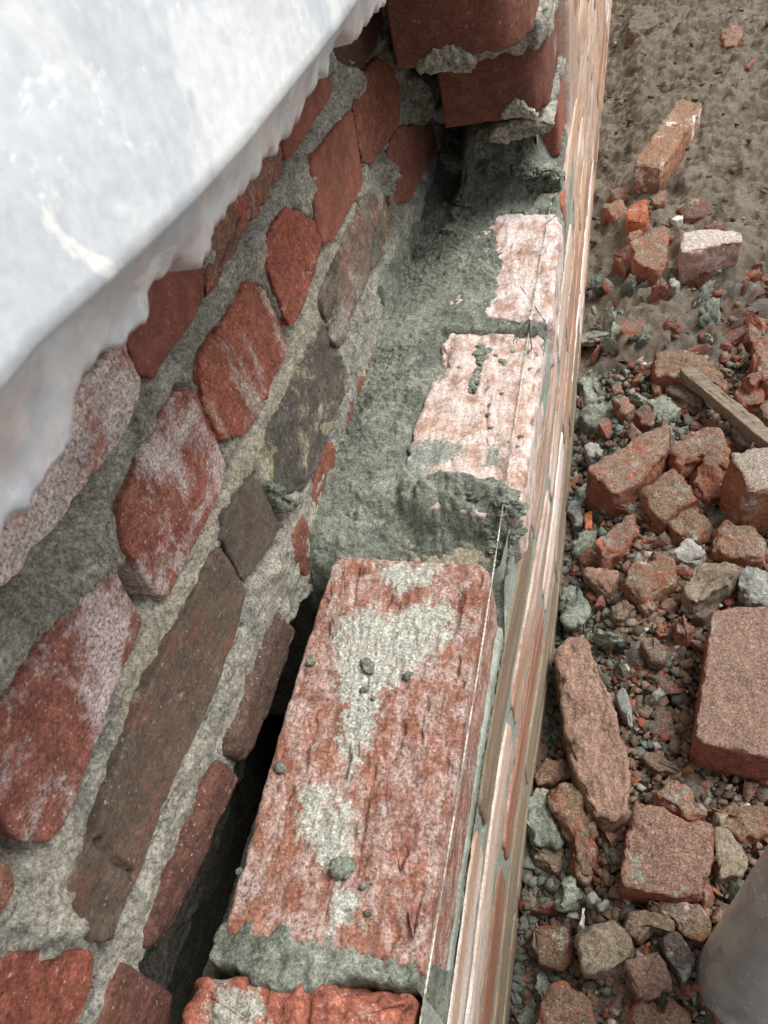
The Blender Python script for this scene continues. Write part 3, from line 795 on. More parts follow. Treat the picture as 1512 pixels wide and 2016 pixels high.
# bed mortar: relief over the ledge
gx = np.arange(XI-.002, .1360, .00125)
gy = np.concatenate([np.arange(-.35, -.1, .004), np.arange(-.1, .95, .00125)])
Xg, Yg = np.meshgrid(gx, gy)
P2 = np.stack([Xg, Yg], -1)
Pb = np.stack([Xg, Yg, np.zeros_like(Xg)], -1)
wob = .006*fbm(Pb, 35, 4, .6, 2.0)
zb = -.075 + .045*sstep(.23, .262, Yg)*sstep(-.05, -.04, Xg)
zb = zb + .003*fbm(Pb, 60, 3, .6, 8.0)
zb = zb-.30*sstep(.036, .026, Xg)*sstep(.245, .225, Yg+wob)   # open cavity behind the near brick
# joint between the two near bricks, lapping over the nearer one
jp = np.array([hit(p, 2, 0)[:2] for p in [(385, 1925), (392, 1870), (430, 1800), (520, 1790), (700, 1830), (850, 1880), (845, 1935), (825, 1962), (760, 1955), (700, 1942), (655, 1955), (600, 1985), (540, 1980), (490, 1955), (450, 1920)]])
sj = poly_sd(P2, jp)+wob*.6
zb = np.maximum(zb, np.where(Yg < .1, -.075+.078*sstep(.004, -.006, sj)+.003*fbm(Pb, 70, 3, .6, 5.0)-.004*sstep(-.02, 0, Yg), zb))
# main fresh bed behind the far bricks
full = sstep(.272, .330, Yg+wob*1.5+.02*sstep(.06, -.03, Xg))
mid = sstep(.30, .338, Yg+wob+.03*sstep(.09, .02, Xg))
bedz = .0015 - .004*sstep(.02, XI, Xg) + .0022*fbm(Pb, 25, 3, .5, 3.0) + .004*np.clip(fbm(Pb, 14, 2, .5, 63.0), 0, 1)*sstep(.05, .0, Xg)
bedz = bedz + .055*sstep(.77, .845, Yg+wob)*sstep(-.01, .02, Xg)*sstep(.12, .09, Xg) + .012*sstep(.74, .8, Yg)
bedz = bedz - .05*np.exp(-(((Xg-.0)/.016)**2+((Yg-.83)/.035)**2))
zb = np.maximum(zb, zb*(1-full)+bedz*full)
gap = sstep(.235, .26, Yg)*(1-mid)
zb = zb + gap*sstep(.05, -.01, Xg)*.02                          # mortar slumped against the old wall
L2v = np.array([hit(p, 2, .001)[:2] for p in [(868, 655), (1080, 655), (1030, 985), (1000, 950), (940, 945), (880, 925), (818, 935), (796, 900), (815, 830), (850, 745), (872, 725), (858, 700)]])
L3v = np.array([hit(p, 2, .001)[:2] for p in [(985, 425), (1130, 415), (1100, 560), (1085, 632), (1010, 638), (955, 612), (985, 560), (990, 500), (975, 450)]])
L4v = np.array([hit(p, 2, .001)[:2] for p in [(1020, 385), (1130, 366), (1130, 386), (1040, 396)]])
for pv in (L2v, L3v, L4v):
    s = poly_sd(P2, pv)+wob*(.35 if pv is L2v else 1.1)
    inn = sstep(.003, -.002, s)
    zb = zb*(1-inn)+np.minimum(zb, -.006)*inn
clump = np.array([hit(p, 2, .005)[:2] for p in [(790, 985), (800, 930), (825, 950), (880, 940), (960, 945), (1012, 965), (1024, 1010), (1000, 1090), (965, 1060), (930, 1010), (850, 1000)]])
s = poly_sd(P2, clump)+wob*.8
cl = sstep(.007, -.006, s)
ctop = .011-.045*sstep(.325, .265, Yg)+.005*fbm(Pb, 60, 3, .6, 14.0)
zb = np.maximum(zb, zb*(1-cl)+ctop*cl)
trw = .35+.9*sstep(-.15, .35, fbm(Pb, 11, 3, .5, 71.0, (1, .5, 1)))
zb = zb + .0014*trw*ridged(Pb, 240, 3, 2.0)*sstep(-.07, -.05, zb) + .0017*trw*fbm(Pb, 210, 3, .7, 6.0)*(.55+.45*sstep(.1, .3, Yg)) + .005*np.clip(fbm(Pb, 70, 3, .6, 31.0)-.22, 0, 1)*sstep(.1, .3, Yg)
edge = sstep(.0, -.006, Xg-xo(Yg))
zb = zb*edge+np.minimum(zb, -.012)*(1-edge)
Pb[..., 2] = zb
Pb[..., 0] = np.minimum(Xg, xo(Yg)+.0005)
old_bed = sstep(-.04, -.062, zb)
me = mesh_from('mortar', Pb, grid_faces(*Xg.shape))
link('mortar', me, M_FRESH, new)
# old sandy bed left on the course below, seen in the gap
bp = np.array([hit(p, 2, -.026) for p in [(800, 1010), (870, 1005), (940, 1040), (1010, 1040), (990, 1110), (900, 1130), (780, 1110)]])
link('mortar_patch', mesh_from('mortar_patch', *prism(bp, (0, 0, 1), .02, sp=.0018, rnd=.004, amp=.002, freq=120, chip=.003, edge_wob=.006)), M_BED, new)
# fresh mortar smeared up the old wall
gy = np.arange(.262, .96, .0016)
gz = np.arange(-.11, .10, .0016)
Yg, Zg = np.meshgrid(gy, gz)
Ps = np.stack([np.full_like(Yg, XI), Yg, Zg], -1)
fr = np.array([yz(p) for p in [(655, 1075), (648, 1030), (658, 960), (651, 895), (679, 856), (687, 800), (735, 777), (762, 769), (744, 709), (748, 618), (735, 560), (762, 510), (788, 470), (812, 440), (848, 400), (868, 330), (895, 300)]]
              + [np.array([.97, -.12]), np.array([.275, -.12])])
s = poly_sd(np.stack([Yg, Zg], -1), fr)+.004*fbm(Ps, 40, 4, .6, 3.0)
msk = sstep(.004, -.004, s)
show = [((562, 1120), .007), ((578, 1170), .008), ((612, 985), .009), ((627, 1025), .007), ((650, 880), .010), ((640, 950), .007), ((785, 530), .010), ((855, 385), .016), ((845, 420), .012), ((590, 1080), .004)]
for px, r_ in show:
    c_ = yz(px)
    dd = np.hypot((Yg-c_[0])*.7, Zg-c_[1])+.004*fbm(Ps, 60, 3, .6, 8.0)
    msk = msk*sstep(r_*.7, r_*1.1, dd)
hs_ = -.004-.03*sstep(.004, .012, s)+msk*(.0115+.0025*fbm(Ps, 30, 3, .55, 1.0)+.0012*fbm(Ps, 180, 3, .6, 5.0))
Ps[..., 0] = XI+hs_
link('mortar_smear', mesh_from('mortar_smear', Ps, grid_faces(*Yg.shape)), M_FRESH, new)
# stray dab of fresh mortar on the dark brick
dp = np.array([hit(p, 0, XI+.012) for p in [(527, 955), (548, 950), (575, 975), (588, 995), (572, 1010), (548, 1000)]])
link('mortar_smear', mesh_from('mortar_smear', *prism(dp, (1, 0, 0), .012, sp=.0016, rnd=.003, amp=.003, freq=160, chip=.003)), M_FRESH, new)

# ------------------------------------------------------------------ small solids
def rock_mesh(name, seed, cuts=5, sub=2, amp=.25, flat=1.0, freq=1.6, dr=(.45, .85)):
    import bmesh
    bm = bmesh.new()
    bmesh.ops.create_icosphere(bm, subdivisions=sub, radius=1)
    V = np.array([v.co[:] for v in bm.verts])
    F = np.array([[v.index for v in f.verts] for f in bm.faces])
    bm.free()
    rg = np.random.default_rng(seed)
    for _ in range(cuts):
        n = rg.normal(size=3); n /= np.linalg.norm(n)
        d = rg.uniform(*dr)
        k = V@n
        V = V-np.outer(np.clip(k-d, 0, None), n)
    V = V*(1+amp*fbm(V, freq, 3, .6, seed*3.3))[:, None]
    V[:, 2] *= flat
    return V, F
def finish(name, V, F, smooth=True):
    return mesh_from(name, V, np.zeros((0, 4), int), F, smooth=smooth)

# mason's line
def tube(pts, r, n=6, name='tube', twist=0.0):
    pts = np.asarray(pts, float)
    K = len(pts)
    tg = np.gradient(pts, axis=0)
    tg /= np.linalg.norm(tg, axis=1)[:, None]+1e-12
    up = np.array([0.0, 0, 1]) if abs(tg[0, 2]) < .9 else np.array([1.0, 0, 0])
    a = np.cross(tg, up); a /= np.linalg.norm(a, axis=1)[:, None]
    b = np.cross(tg, a)
    r = np.broadcast_to(np.asarray(r, float), (K,))
    th = np.linspace(0, 2*math.pi, n, endpoint=False)
    ph = th[None, :]+twist*np.arange(K)[:, None]
    P = pts[:, None]+(a[:, None]*np.cos(ph)[..., None]+b[:, None]*np.sin(ph)[..., None])*r[:, None, None]
    V = np.vstack([P.reshape(-1, 3), pts[:1], pts[-1:]])
    i = np.arange(n)
    t1 = np.stack([np.full(n, K*n), (i+1) % n, i], -1)
    t2 = np.stack([np.full(n, K*n+1), (K-1)*n+i, (K-1)*n+(i+1) % n], -1)
    return V, grid_faces(K, n, True), np.vstack([t1, t2])
def merge(parts):
    Vs, Qs, Ts, o = [], [], [], 0
    for V, q, tr in parts:
        Vs.append(V); Qs.append(q+o); Ts.append(tr+o); o += len(V)
    return np.vstack(Vs), np.vstack(Qs), np.vstack(Ts)
t = NT('line_cord')
c = t.mix(t.rng(t.noise(90, 3, .6), .4, .6), lin('#d9d5c8'), lin('#8f8c80'))
M_LINE = t.out(c)
line = thing('mason_line', 'thin taut off-white twisted mason line stretched along the new brick edge', 'string')
ylin = np.arange(-.4, 2.6, .0016)
xs = .1215+.0010*np.sin(ylin*9)+.004*sstep(.8, 2.2, ylin)
zs = .0045+.0006*np.sin(ylin*23)
base = np.stack([xs, ylin, zs], -1)
strands = []
for k in range(2):
    ph = ylin*2*math.pi/.0075+k*math.pi
    strands.append(tube(base+np.stack([np.cos(ph)*.0003, 0*ph, np.sin(ph)*.0003], -1), .00036, 5))
link('cord', mesh_from('cord', *merge(strands)), M_LINE, line)
kn = hit((1043, 628), 2, .006)
knot = []
for k in range(5):
    a = np.linspace(0, 2*math.pi, 16)
    tiltk = random.uniform(-.6, .6)
    knot.append(tube(np.stack([kn[0]+.0017*np.cos(a), kn[1]+(k-2)*.0012+.001*np.sin(a+tiltk), .005+.0017*np.sin(a)], -1), .0007, 5))
link('knot', mesh_from('knot', *merge(knot)), M_LINE, line)
def frayed(path, name, nf=5):
    pts = np.array([hit(p, 2, z) for p, z in path])
    tt = np.linspace(0, 1, 14)
    s = np.linspace(0, 1, len(pts))
    C = np.stack([np.interp(tt, s, pts[:, i]) for i in range(3)], -1)
    parts = [tube(C[:9], .0007, 5)]
    for k in range(nf):
        e = C[-1]+np.array([random.uniform(-.007, .007), random.uniform(-.006, .003), random.uniform(-.001, .004)])
        q = np.stack([C[8]*(1-u)**2+2*u*(1-u)*C[11]+u*u*e for u in np.linspace(0, 1, 6)])
        parts.append(tube(q, .00028, 4))
    t_ = NT('frayed_cord'); 
    link(name, mesh_from(name, *merge(parts)), t_.out(lin('#55524a')), line)
frayed([((1043, 626), .006), ((1030, 640), .010), ((1017, 655), .010), ((1010, 672), .007)], 'frayed_end', 6)
frayed([((1043, 628), .006), ((1044, 655), .006), ((1046, 680), .005), ((1049, 700), .004)], 'frayed_end', 4)

def clumps(lst):
    for px, z, r in lst:
        V, F = rock_mesh('mortar_clump', random.randint(0, 999), 1, 5 if r > .007 else 4, .34, .7, 2.0)
        V = V*(1+.09*fbm(V, 7, 3, .6, random.uniform(0, 50)))[:, None]
        th_ = random.uniform(0, 6.28)
        ct, st_ = math.cos(th_), math.sin(th_)
        V = V*np.array([random.uniform(.9, 1.5), random.uniform(.8, 1.1), .75])*r
        V = np.stack([V[:, 0]*ct-V[:, 1]*st_, V[:, 0]*st_+V[:, 1]*ct, V[:, 2]], -1)+hit(px, 2, z)
        link('mortar_clump', finish('mortar_clump', V, F), M_FRESH, new)
clumps([((835, 962), -.002, .011), ((868, 955), .002, .012), ((905, 958), .003, .012), ((945, 965), .002, .013), ((985, 980), .001, .012), ((1006, 1005), -.004, .010), ((855, 985), -.010, .012), ((890, 985), -.008, .012),
        ((930, 992), -.010, .012), ((970, 1010), -.012, .013), ((990, 1040), -.018, .012), ((985, 1080), -.024, .009), ((690, 1040), -.012, .012), ((665, 1062), -.018, .010), ((715, 1055), -.016, .009),
        ((705, 1005), -.004, .007), ((900, 420), .004, .011), ((885, 455), .002, .010), ((915, 395), .010, .012), ((940, 350), .022, .013), ((965, 330), .034, .013), ((1000, 338), .030, .013), ((1035, 332), .034, .014),
        ((1070, 330), .034, .013), ((1092, 345), .02, .012), ((925, 320), .03, .012), ((1050, 355), .016, .011), ((1005, 365), .012, .010)])
clumps([((947, 684), .0, .0048), ((956, 692), .0, .0044), ((943, 697), .0, .0046), ((951, 706), .0, .0042), ((945, 716), -.001, .0038), ((942, 727), -.001, .0036), ((939, 738), -.001, .0038), ((934, 748), -.0005, .0042), ((928, 757), -.0005, .0044), ((934, 766), -.001, .0040), ((924, 769), -.001, .0036)])
# ------------------------------------------------------------------ fresh mortar crumbs on the laid bricks
MR = [finish('mortar_crumb', *rock_mesh('c', 40+i, 2, 3, .38, .6, 2.6), smooth=False) for i in range(5)]
for m_ in MR:
    m_.materials.append(M_FRESH)
cr1 = [(612, 1300, 9, 'beside the left edge'), (722, 1312, 13, ''), (717, 1358, 7, ''), (803, 1330, 8, ''), (551, 1510, 9, ''), (672, 1708, 16, ''), (715, 1745, 5, ''), (724, 1797, 5, ''), (735, 1375, 4, ''), (470, 1715, 5, '')]
lab1 = ['small grey mortar crumb near the left edge of the big red brick', 'dark wet mortar crumb in the middle of the sandy patch on the red brick', 'small mortar crumb just below the crumb in the sandy patch', 'mortar crumb at the right of the sandy patch on the red brick',
        'mortar crumb on the left edge of the red brick, halfway down', 'largest mortar dab on the near half of the big red brick', 'tiny mortar crumb just below the largest dab on the red brick', 'tiny mortar crumb near the near end of the red brick', 'tiny mortar crumb below the sandy patch middle on the red brick', 'tiny mortar crumb at the lower left rim of the red brick']
for (x, y, r, _), lb in zip(cr1, lab1):
    o = link('mortar_crumb', random.choice(MR))
    p = hit((x, y), 2, .002)
    s = r/2700*1.0
    o.location = p; o.scale = (s, s*1.2, s*.9); o.rotation_euler = (0, 0, random.uniform(0, 6))
    tag(o, lb, 'mortar', 'mortar crumbs on the big red brick')
cr2 = [(904, 722, 6), (975, 697, 5), (988, 708, 7), (994, 713, 6), (960, 765, 6), (965, 795, 5), (962, 815, 6), (966, 840, 5), (988, 773, 5), (1025, 858, 6), (1019, 878, 5), (978, 890, 8), (980, 905, 6), (940, 868, 4), (1040, 690, 4), (1043, 724, 5), (1028, 745, 4), (1010, 690, 5), (921, 850, 4), (1000, 868, 4)]
for i, (x, y, r) in enumerate(cr2):
    o = link('mortar_crumb', random.choice(MR))
    p = hit((x, y), 2, .002)
    s = r/2300
    o.location = p-np.array([0, 0, .0015]); o.scale = (s, s*1.1, s*.8); o.rotation_euler = (0, 0, random.uniform(0, 6))
    tag(o, 'dark mortar crumb lying on the pink brick under the line', 'mortar', 'mortar crumbs on the pink brick')

# ------------------------------------------------------------------ rubble on the ground, the larger pieces one by one
R_RED = [BR('rubble_red_clay_%d' % i, c1, c2, white=.2, wcol='#b3a79d', topdust=td, extra='#b0512f', eamt=.12, pits=.6, bump=.8, dustamt=da)
         for i, (c1, c2, td, da) in enumerate((('#96503d', '#854535', '#7d6d60', .25), ('#a0533c', '#8c4836', '#837166', .45), ('#7f4437', '#703d33', '#75655a', .15)))]
R_PINK = [BR('rubble_dusty_clay_%d' % i, c1, c2, white=.35, wcol='#b5aaa0', topdust=td, pits=.5, bump=.9, dustamt=da, extra='#9a4f3a', eamt=.1)
          for i, (c1, c2, td, da) in enumerate((('#96543f', '#85493b', '#93806f', .42), ('#a05a42', '#8c4b38', '#8f7867', .45), ('#874a38', '#935643', '#86735f', .5)))]
R_MORT = [mat_mortar('rubble_mortar_%d' % i, c1, c2, '#cfc8ba', 380, .45, lightamt=.4, bump=.9, red=.6) for i, (c1, c2) in enumerate((('#997d6d', '#836a5b'), ('#958876', '#807364'), ('#6f6056', '#7b6959')))]
R_GREY = [mat_mortar('rubble_grey_%d' % i, c1, c2, '#d8d8d2', 300, .35, lightamt=.4, bump=.8) for i, (c1, c2) in enumerate((('#8f9089', '#7c7d78'), ('#a5a39c', '#8d8b85')))]
R_WHITE = [mat_mortar('lime_lump', '#d0cdc6', '#bfbab2', '#f0eee8', 300, .2, lightamt=.3, bump=.5)]
R_BLACK = [mat_mortar('slag', '#2d2e33', '#3a3a3d', '#77777a', 200, .3, lightamt=.2, bump=.4, wet=.45)]
R_BROWN = [BR('rubble_brown_clay', '#6f5548', '#7a5f50', white=.2, topdust='#857567', dustamt=.7, bump=.8)]
R_LIME = [BR('rubble_limewashed_clay', '#b38e82', '#a57b70', white=.7, wcol='#ddd3cf', topdust='#d5cfc8', dustamt=.9, bump=.6)]
R_BIG = BR('rubble_big_clay', '#93493a', '#8a4436', white=.15, topdust='#917a6c', dustamt=1.1, bump=.8, extra='#8f3f30', eamt=.1, fine=.3)
RM = dict(red=R_RED, pink=R_PINK, mort=R_MORT, grey=R_GREY, white=R_WHITE, black=R_BLACK, brown=R_BROWN, lime=R_LIME, fresh=[M_FRESH])
used = []
def chunk(pp, label, kind='pink', h=.03, tilt=(0, 0), cat='rubble', name='brick_fragment', group='pieces of rubble beside the new wall', rough=1.0, dep=None, mat=None, sp=.0026, back=1.06, rnd=.004, lean=(0, 0), grow=1.0):
    pc = np.mean(np.array(pp, float), 0)
    z = -.36
    for _ in range(4):
        p = hit(pc, 2, z)
        z = float(zground(p[0], p[1]))+h
    n = np.array([tilt[0], tilt[1], 1.0]); n /= np.linalg.norm(n)
    poly = np.array([hit_plane(q, p, n) for q in pp])
    if grow != 1.0:
        poly = poly.mean(0)+(poly-poly.mean(0))*grow
    d = dep or (h+.022)
    V = prism(poly, n, d, sp=sp, rnd=rnd, cut=1, ratio=.10, amp=.0036*rough, freq=34, octv=5, front_fn=lambda P, N: .0022*rough*ridged(P, 95, 3, 3.0)-.0008, chip=.007*rough, chipf=45, edge_wob=.003*rough, back=back, dvec=(lean[0], lean[1], -1))
    me = mesh_from(name, *V)
    mt = mat or random.choice(RM[kind])
    o = link(name, me, mt)
    used.append((p[0], p[1], max(.012, float(np.linalg.norm(poly-poly.mean(0), axis=1).mean()))))
    return tag(o, label, cat, group)
W = chunk
# far soil zone
W([(1243, 322), (1307, 328), (1388, 203), (1336, 190)], 'whole old red brick with white lime patch lying alone on the bare soil', 'lime', h=.062, dep=.07, name='brick', cat='brick', tilt=(.25, -.1), rough=.5, back=1.0, group=None, rnd=.006,
  mat=BR('lone_brick_clay', '#9c6048', '#8d553f', white=.5, wcol='#e3ddd4', wscale=9, topdust='#91755f', dustamt=.5, wsoft=.1))
W([(1418, 62), (1440, 43), (1465, 60), (1447, 90), (1425, 90)], 'dull red brick lump half sunk in soil at the upper right corner', 'red', h=.018, mat=R_PINK[0])
W([(1467, 128), (1490, 105), (1493, 110), (1471, 134)], 'thin orange brick sliver on soil at the upper right edge', 'red', h=.006, rough=.3)
W([(1236, 60), (1240, 30), (1275, 14), (1302, 25), (1290, 50), (1255, 66)], 'rounded earthy lump on bare soil close to the far wall face', 'brown', h=.02, mat=M_SOIL, name='soil_lump', cat='soil')
W([(1198, 374), (1218, 364), (1241, 368), (1246, 386), (1215, 394)], 'pinkish brick flake above the orange chunk beside the wall', 'pink', h=.018)
W([(1185, 404), (1225, 388), (1243, 418), (1208, 432)], 'dusty brick flake lying left of the bright orange chunk', 'pink', h=.02)
W([(1234, 405), (1272, 393), (1278, 425), (1262, 437), (1236, 430)], 'bright orange broken brick chunk near the foot of the wall', 'red', h=.035, mat=BR('orange_rubble_clay', '#b5532f', '#a14a2d', white=.12, topdust='#a5624a', dustamt=.2))
W([(1278, 390), (1306, 373), (1311, 394), (1292, 403)], 'small grey-pink fragment right of the bright orange chunk', 'pink', h=.02)
W([(1327, 408), (1377, 380), (1406, 412), (1390, 426), (1350, 428)], 'flat dark red brick shard above the white-topped half brick', 'red', h=.016, tilt=(-.1, -.25), mat=R_RED[2], rough=.5)
W([(1320, 430), (1332, 422), (1349, 423), (1346, 430), (1332, 434)], 'small white lime pebble above the half bricks', 'white', h=.012, name='lime_lump', rough=.5, sp=.0016, rnd=.003)
W([(1385, 448), (1404, 430), (1428, 446), (1410, 458)], 'orange broken piece peeping out behind the white-topped half brick', 'red', h=.045)
W([(1338, 466), (1345, 455), (1400, 447), (1459, 455), (1464, 474), (1400, 484), (1340, 498)], 'half brick with whitewashed grooved top and pink front face', 'lime', h=.055, dep=.07, name='half_brick', cat='brick', rough=.5, back=1.0, mat=BR('whitewashed_half_clay', '#b08078', '#a57068', white=.45, wcol='#d9cfcf', topdust='#c6bdb6', dustamt=1.0))
W([(1241, 472), (1307, 440), (1319, 458), (1312, 520), (1290, 531), (1250, 515)], 'half brick with mortar-smeared top beside the whitewashed half brick', 'pink', h=.045, tilt=(.25, -.15), name='half_brick', cat='brick', rough=.6, mat=R_PINK[1])
W([(1203, 503), (1238, 478), (1250, 516), (1230, 536)], 'dark red brick piece leaning on the mortar-smeared half brick', 'red', h=.03, tilt=(-.5, -.3), mat=R_RED[2], rough=.6)
W([(1233, 462), (1262, 448), (1266, 462), (1245, 474)], 'small brick bit wedged above the mortar-smeared half brick', 'pink', h=.035)
W([(1287, 548), (1304, 540), (1315, 556), (1302, 566), (1290, 560)], 'round pink stone below the two half bricks', 'pink', h=.016)
W([(1317, 552), (1330, 543), (1341, 556), (1332, 568), (1319, 564)], 'pale grey pebble below the two half bricks', 'grey', h=.018, name='stone', cat='stone', mat=R_GREY[1])
W([(1478, 700), (1492, 662), (1520, 652), (1560, 665), (1560, 745), (1503, 748)], 'rough orange-red lump cut by the right border above the wooden lath', 'red', h=.05, mat=R_RED[1])
W([(1285, 695), (1325, 683), (1360, 690), (1395, 705), (1432, 745), (1428, 768), (1370, 752), (1335, 742), (1290, 742)], 'brown dusty brick chunk partly under the wooden lath', 'pink', h=.035, mat=R_PINK[2])
W([(1307, 760), (1325, 748), (1365, 765), (1386, 786), (1378, 798), (1335, 786)], 'long brown clod below the upper end of the wooden lath', 'brown', h=.022)
W([(1203, 757), (1221, 751), (1229, 769), (1206, 773)], 'pinkish pebble of brick beside grey mortar clods', 'pink', h=.018)
W([(1283, 757), (1297, 750), (1301, 772), (1284, 776)], 'small orange-red cube of brick left of the brown clod', 'red', h=.022, mat=R_RED[1])
W([(1208, 783), (1228, 777), (1246, 800), (1230, 816), (1214, 806)], 'pointed pink brick piece among the wet mortar clods', 'pink', h=.03)
W([(1243, 807), (1268, 795), (1290, 806), (1285, 836), (1252, 831)], 'dark red brick lump next to a grey-green mortar smear', 'red', h=.026)
W([(1150, 800), (1180, 788), (1205, 800), (1226, 845), (1200, 856), (1160, 840), (1145, 822)], 'large wet grey-green mortar clod near the wall foot', 'fresh', h=.02, rough=1.6, name='mortar_clod', cat='mortar')
W([(1276, 790), (1300, 778), (1325, 782), (1332, 808), (1305, 838), (1292, 822)], 'grey-green mortar splash over a red fragment', 'fresh', h=.022, rough=1.2, name='mortar_clod', cat='mortar')
W([(1145, 745), (1165, 735), (1195, 760), (1195, 790), (1160, 790), (1148, 768)], 'upper wet mortar clod touching the wall foot', 'fresh', h=.018, rough=1.7, name='mortar_clod', cat='mortar')
W([(1135, 782), (1155, 774), (1168, 798), (1143, 808)], 'dark red brick bit lying between mortar clods and wall', 'red', h=.018, mat=R_RED[2])
W([(1153, 918), (1200, 892), (1240, 867), (1290, 840), (1310, 830), (1320, 842), (1318, 885), (1275, 938), (1215, 977), (1175, 945)], 'largest slanting brick piece with half its top covered in pale mortar', 'pink', h=.055, tilt=(.15, -.25), mat=R_PINK[0], name='half_brick', cat='brick', rough=.7)
W([(1257, 963), (1290, 940), (1323, 917), (1352, 942), (1383, 982), (1340, 996), (1306, 1030), (1278, 1000)], 'square mortar-crusted brick piece just below the largest slanting one', 'mort', h=.052, tilt=(.1, -.35), rough=.7, mat=R_PINK[2])
W([(1325, 862), (1360, 848), (1390, 835), (1418, 845), (1438, 888), (1432, 920), (1380, 902), (1335, 922), (1320, 890)], 'red brick chunk with a thick mortar cap right of the slanting piece', 'pink', h=.045, tilt=(.0, -.3), mat=R_PINK[1])
W([(1365, 920), (1400, 897), (1431, 925), (1420, 970), (1392, 988), (1366, 952)], 'rough broken red core of a brick below the mortar-capped chunk', 'red', h=.035, tilt=(-.1, -.4), mat=R_RED[0], rough=1.4)
W([(1437, 888), (1475, 880), (1560, 880), (1570, 960), (1476, 970), (1457, 925)], 'thick half brick with pale top and orange fracture cut by the right border', 'red', h=.085, dep=.09, name='half_brick', cat='brick', rough=.6, back=1.0, lean=(-.1, -.1), mat=BR('fracture_clay', '#9a5a3f', '#874a36', white=.15, topdust='#a59c90', dustamt=1.1, bump=.8))
W([(1403, 1048), (1430, 1022), (1455, 1036), (1490, 1034), (1514, 1070), (1500, 1102), (1440, 1096), (1402, 1086)], 'mortar-coated fragment with red broken rim below the thick half brick', 'mort', h=.035, tilt=(0, -.25), mat=R_PINK[0])
W([(1170, 1066), (1205, 1036), (1236, 1012), (1250, 1008), (1260, 1045), (1226, 1080), (1187, 1106)], 'long orange-red brick stub with rough fracture pointing up right', 'red', h=.04, tilt=(.2, -.2), mat=R_RED[1])
W([(1137, 1092), (1165, 1072), (1184, 1104), (1150, 1118)], 'dark shaded end of a brown brick stub at the wall foot', 'red', h=.024, tilt=(-.3, -.3), mat=R_RED[2], rough=.6)
W([(1315, 1022), (1345, 990), (1375, 996), (1396, 1040), (1362, 1064), (1330, 1050)], 'grey mortar lump with one red edge below the square crusted piece', 'mort', h=.034, mat=R_PINK[2], rough=1.3)
W([(1149, 1008), (1166, 1004), (1168, 1040), (1150, 1043)], 'small clean orange tile-like brick chip near the wall', 'red', h=.03, rough=.3, rnd=.002, mat=BR('orange_chip_clay', '#b8603f', '#a95536', white=.1, topdust='#b56a4a', dustamt=.2))
W([(1200, 990), (1240, 979), (1272, 1000), (1288, 1030), (1262, 1026), (1225, 1002)], 'dark red slab under the slanting brick pieces', 'red', h=.022, mat=R_RED[2])
W([(1230, 1112), (1275, 1098), (1320, 1092), (1338, 1140), (1310, 1160), (1264, 1178), (1229, 1155)], 'rounded sandy pink brick cake in the middle of the rubble', 'mort', h=.034, tilt=(.05, -.2), mat=R_PINK[2], rough=.9)
W([(1350, 1142), (1372, 1112), (1420, 1100), (1466, 1116), (1440, 1150), (1392, 1182), (1366, 1196), (1346, 1162)], 'pointed grey-brown mortar slab above the big brick', 'mort', h=.045, tilt=(.1, -.3), mat=R_MORT[1])
W([(1325, 1087), (1352, 1066), (1396, 1074), (1382, 1100), (1350, 1106)], 'pale grey mortar pieces cluster beside the pointed slab', 'grey', h=.035, rough=1.4, mat=R_GREY[1], name='mortar_lump', cat='mortar')
W([(1452, 1125), (1485, 1115), (1540, 1130), (1550, 1185), (1485, 1188), (1455, 1165)], 'bluish grey mortar boulder at the right border above the big brick', 'grey', h=.035, rough=1.5, mat=R_GREY[0], name='mortar_lump', cat='mortar')
W([(1150, 1122), (1190, 1114), (1222, 1120), (1205, 1162), (1190, 1168), (1166, 1150)], 'thin pale brick flake standing left of the rounded sandy cake', 'pink', h=.03, tilt=(-.3, -.1), mat=R_MORT[0])
W([(1258, 1184), (1272, 1175), (1288, 1182), (1286, 1203), (1268, 1206)], 'small round grey-brown stone below the sandy cake', 'mort', h=.022, name='stone', cat='stone')
W([(1291, 1200), (1301, 1193), (1310, 1202), (1303, 1214), (1293, 1211)], 'tiny rounded stone right of the small grey-brown stone', 'mort', h=.014, name='stone', cat='stone')
W([(1300, 1178), (1325, 1172), (1332, 1185), (1310, 1196), (1298, 1190)], 'flat brown pebble under the right edge of the sandy cake', 'pink', h=.02, name='stone', cat='stone')
W([(1205, 1190), (1235, 1175), (1250, 1195), (1240, 1220), (1210, 1215)], 'rounded brown clod left of the small round stone', 'brown', h=.022)
W([(1360, 1212), (1388, 1195), (1404, 1200), (1387, 1216)], 'flat pale flake against the upper corner of the big brick', 'mort', h=.035, rough=.5)
W([(1402, 1200), (1450, 1192), (1560, 1190), (1570, 1350), (1570, 1500), (1512, 1490), (1367, 1461), (1383, 1330)], 'biggest loose brick with sandy top and clean red end at the right border', 'red', h=.075, dep=.068, name='brick', cat='brick', rough=.35, back=1.0, rnd=.003, mat=R_BIG, group=None)
W([(1325, 1212), (1350, 1204), (1372, 1235), (1356, 1256), (1330, 1242)], 'orange-red brick fragment left of the big brick corner', 'red', h=.032, mat=R_RED[1])
W([(1285, 1226), (1315, 1219), (1322, 1246), (1296, 1251)], 'red crumb cluster with a mortar speck left of the orange-red fragment', 'red', h=.024, mat=R_RED[0], rough=1.4)
W([(1258, 1262), (1275, 1250), (1292, 1247), (1316, 1285), (1306, 1305), (1278, 1301)], 'smooth-sided brown stone with pale edge left of the big brick', 'brown', h=.035, tilt=(-.1, -.3), rough=.5, name='stone', cat='stone')
W([(1210, 1267), (1235, 1253), (1250, 1268), (1222, 1276)], 'shiny black slag lump in the rubble', 'black', h=.022, name='slag_lump', cat='slag', rough=.5)
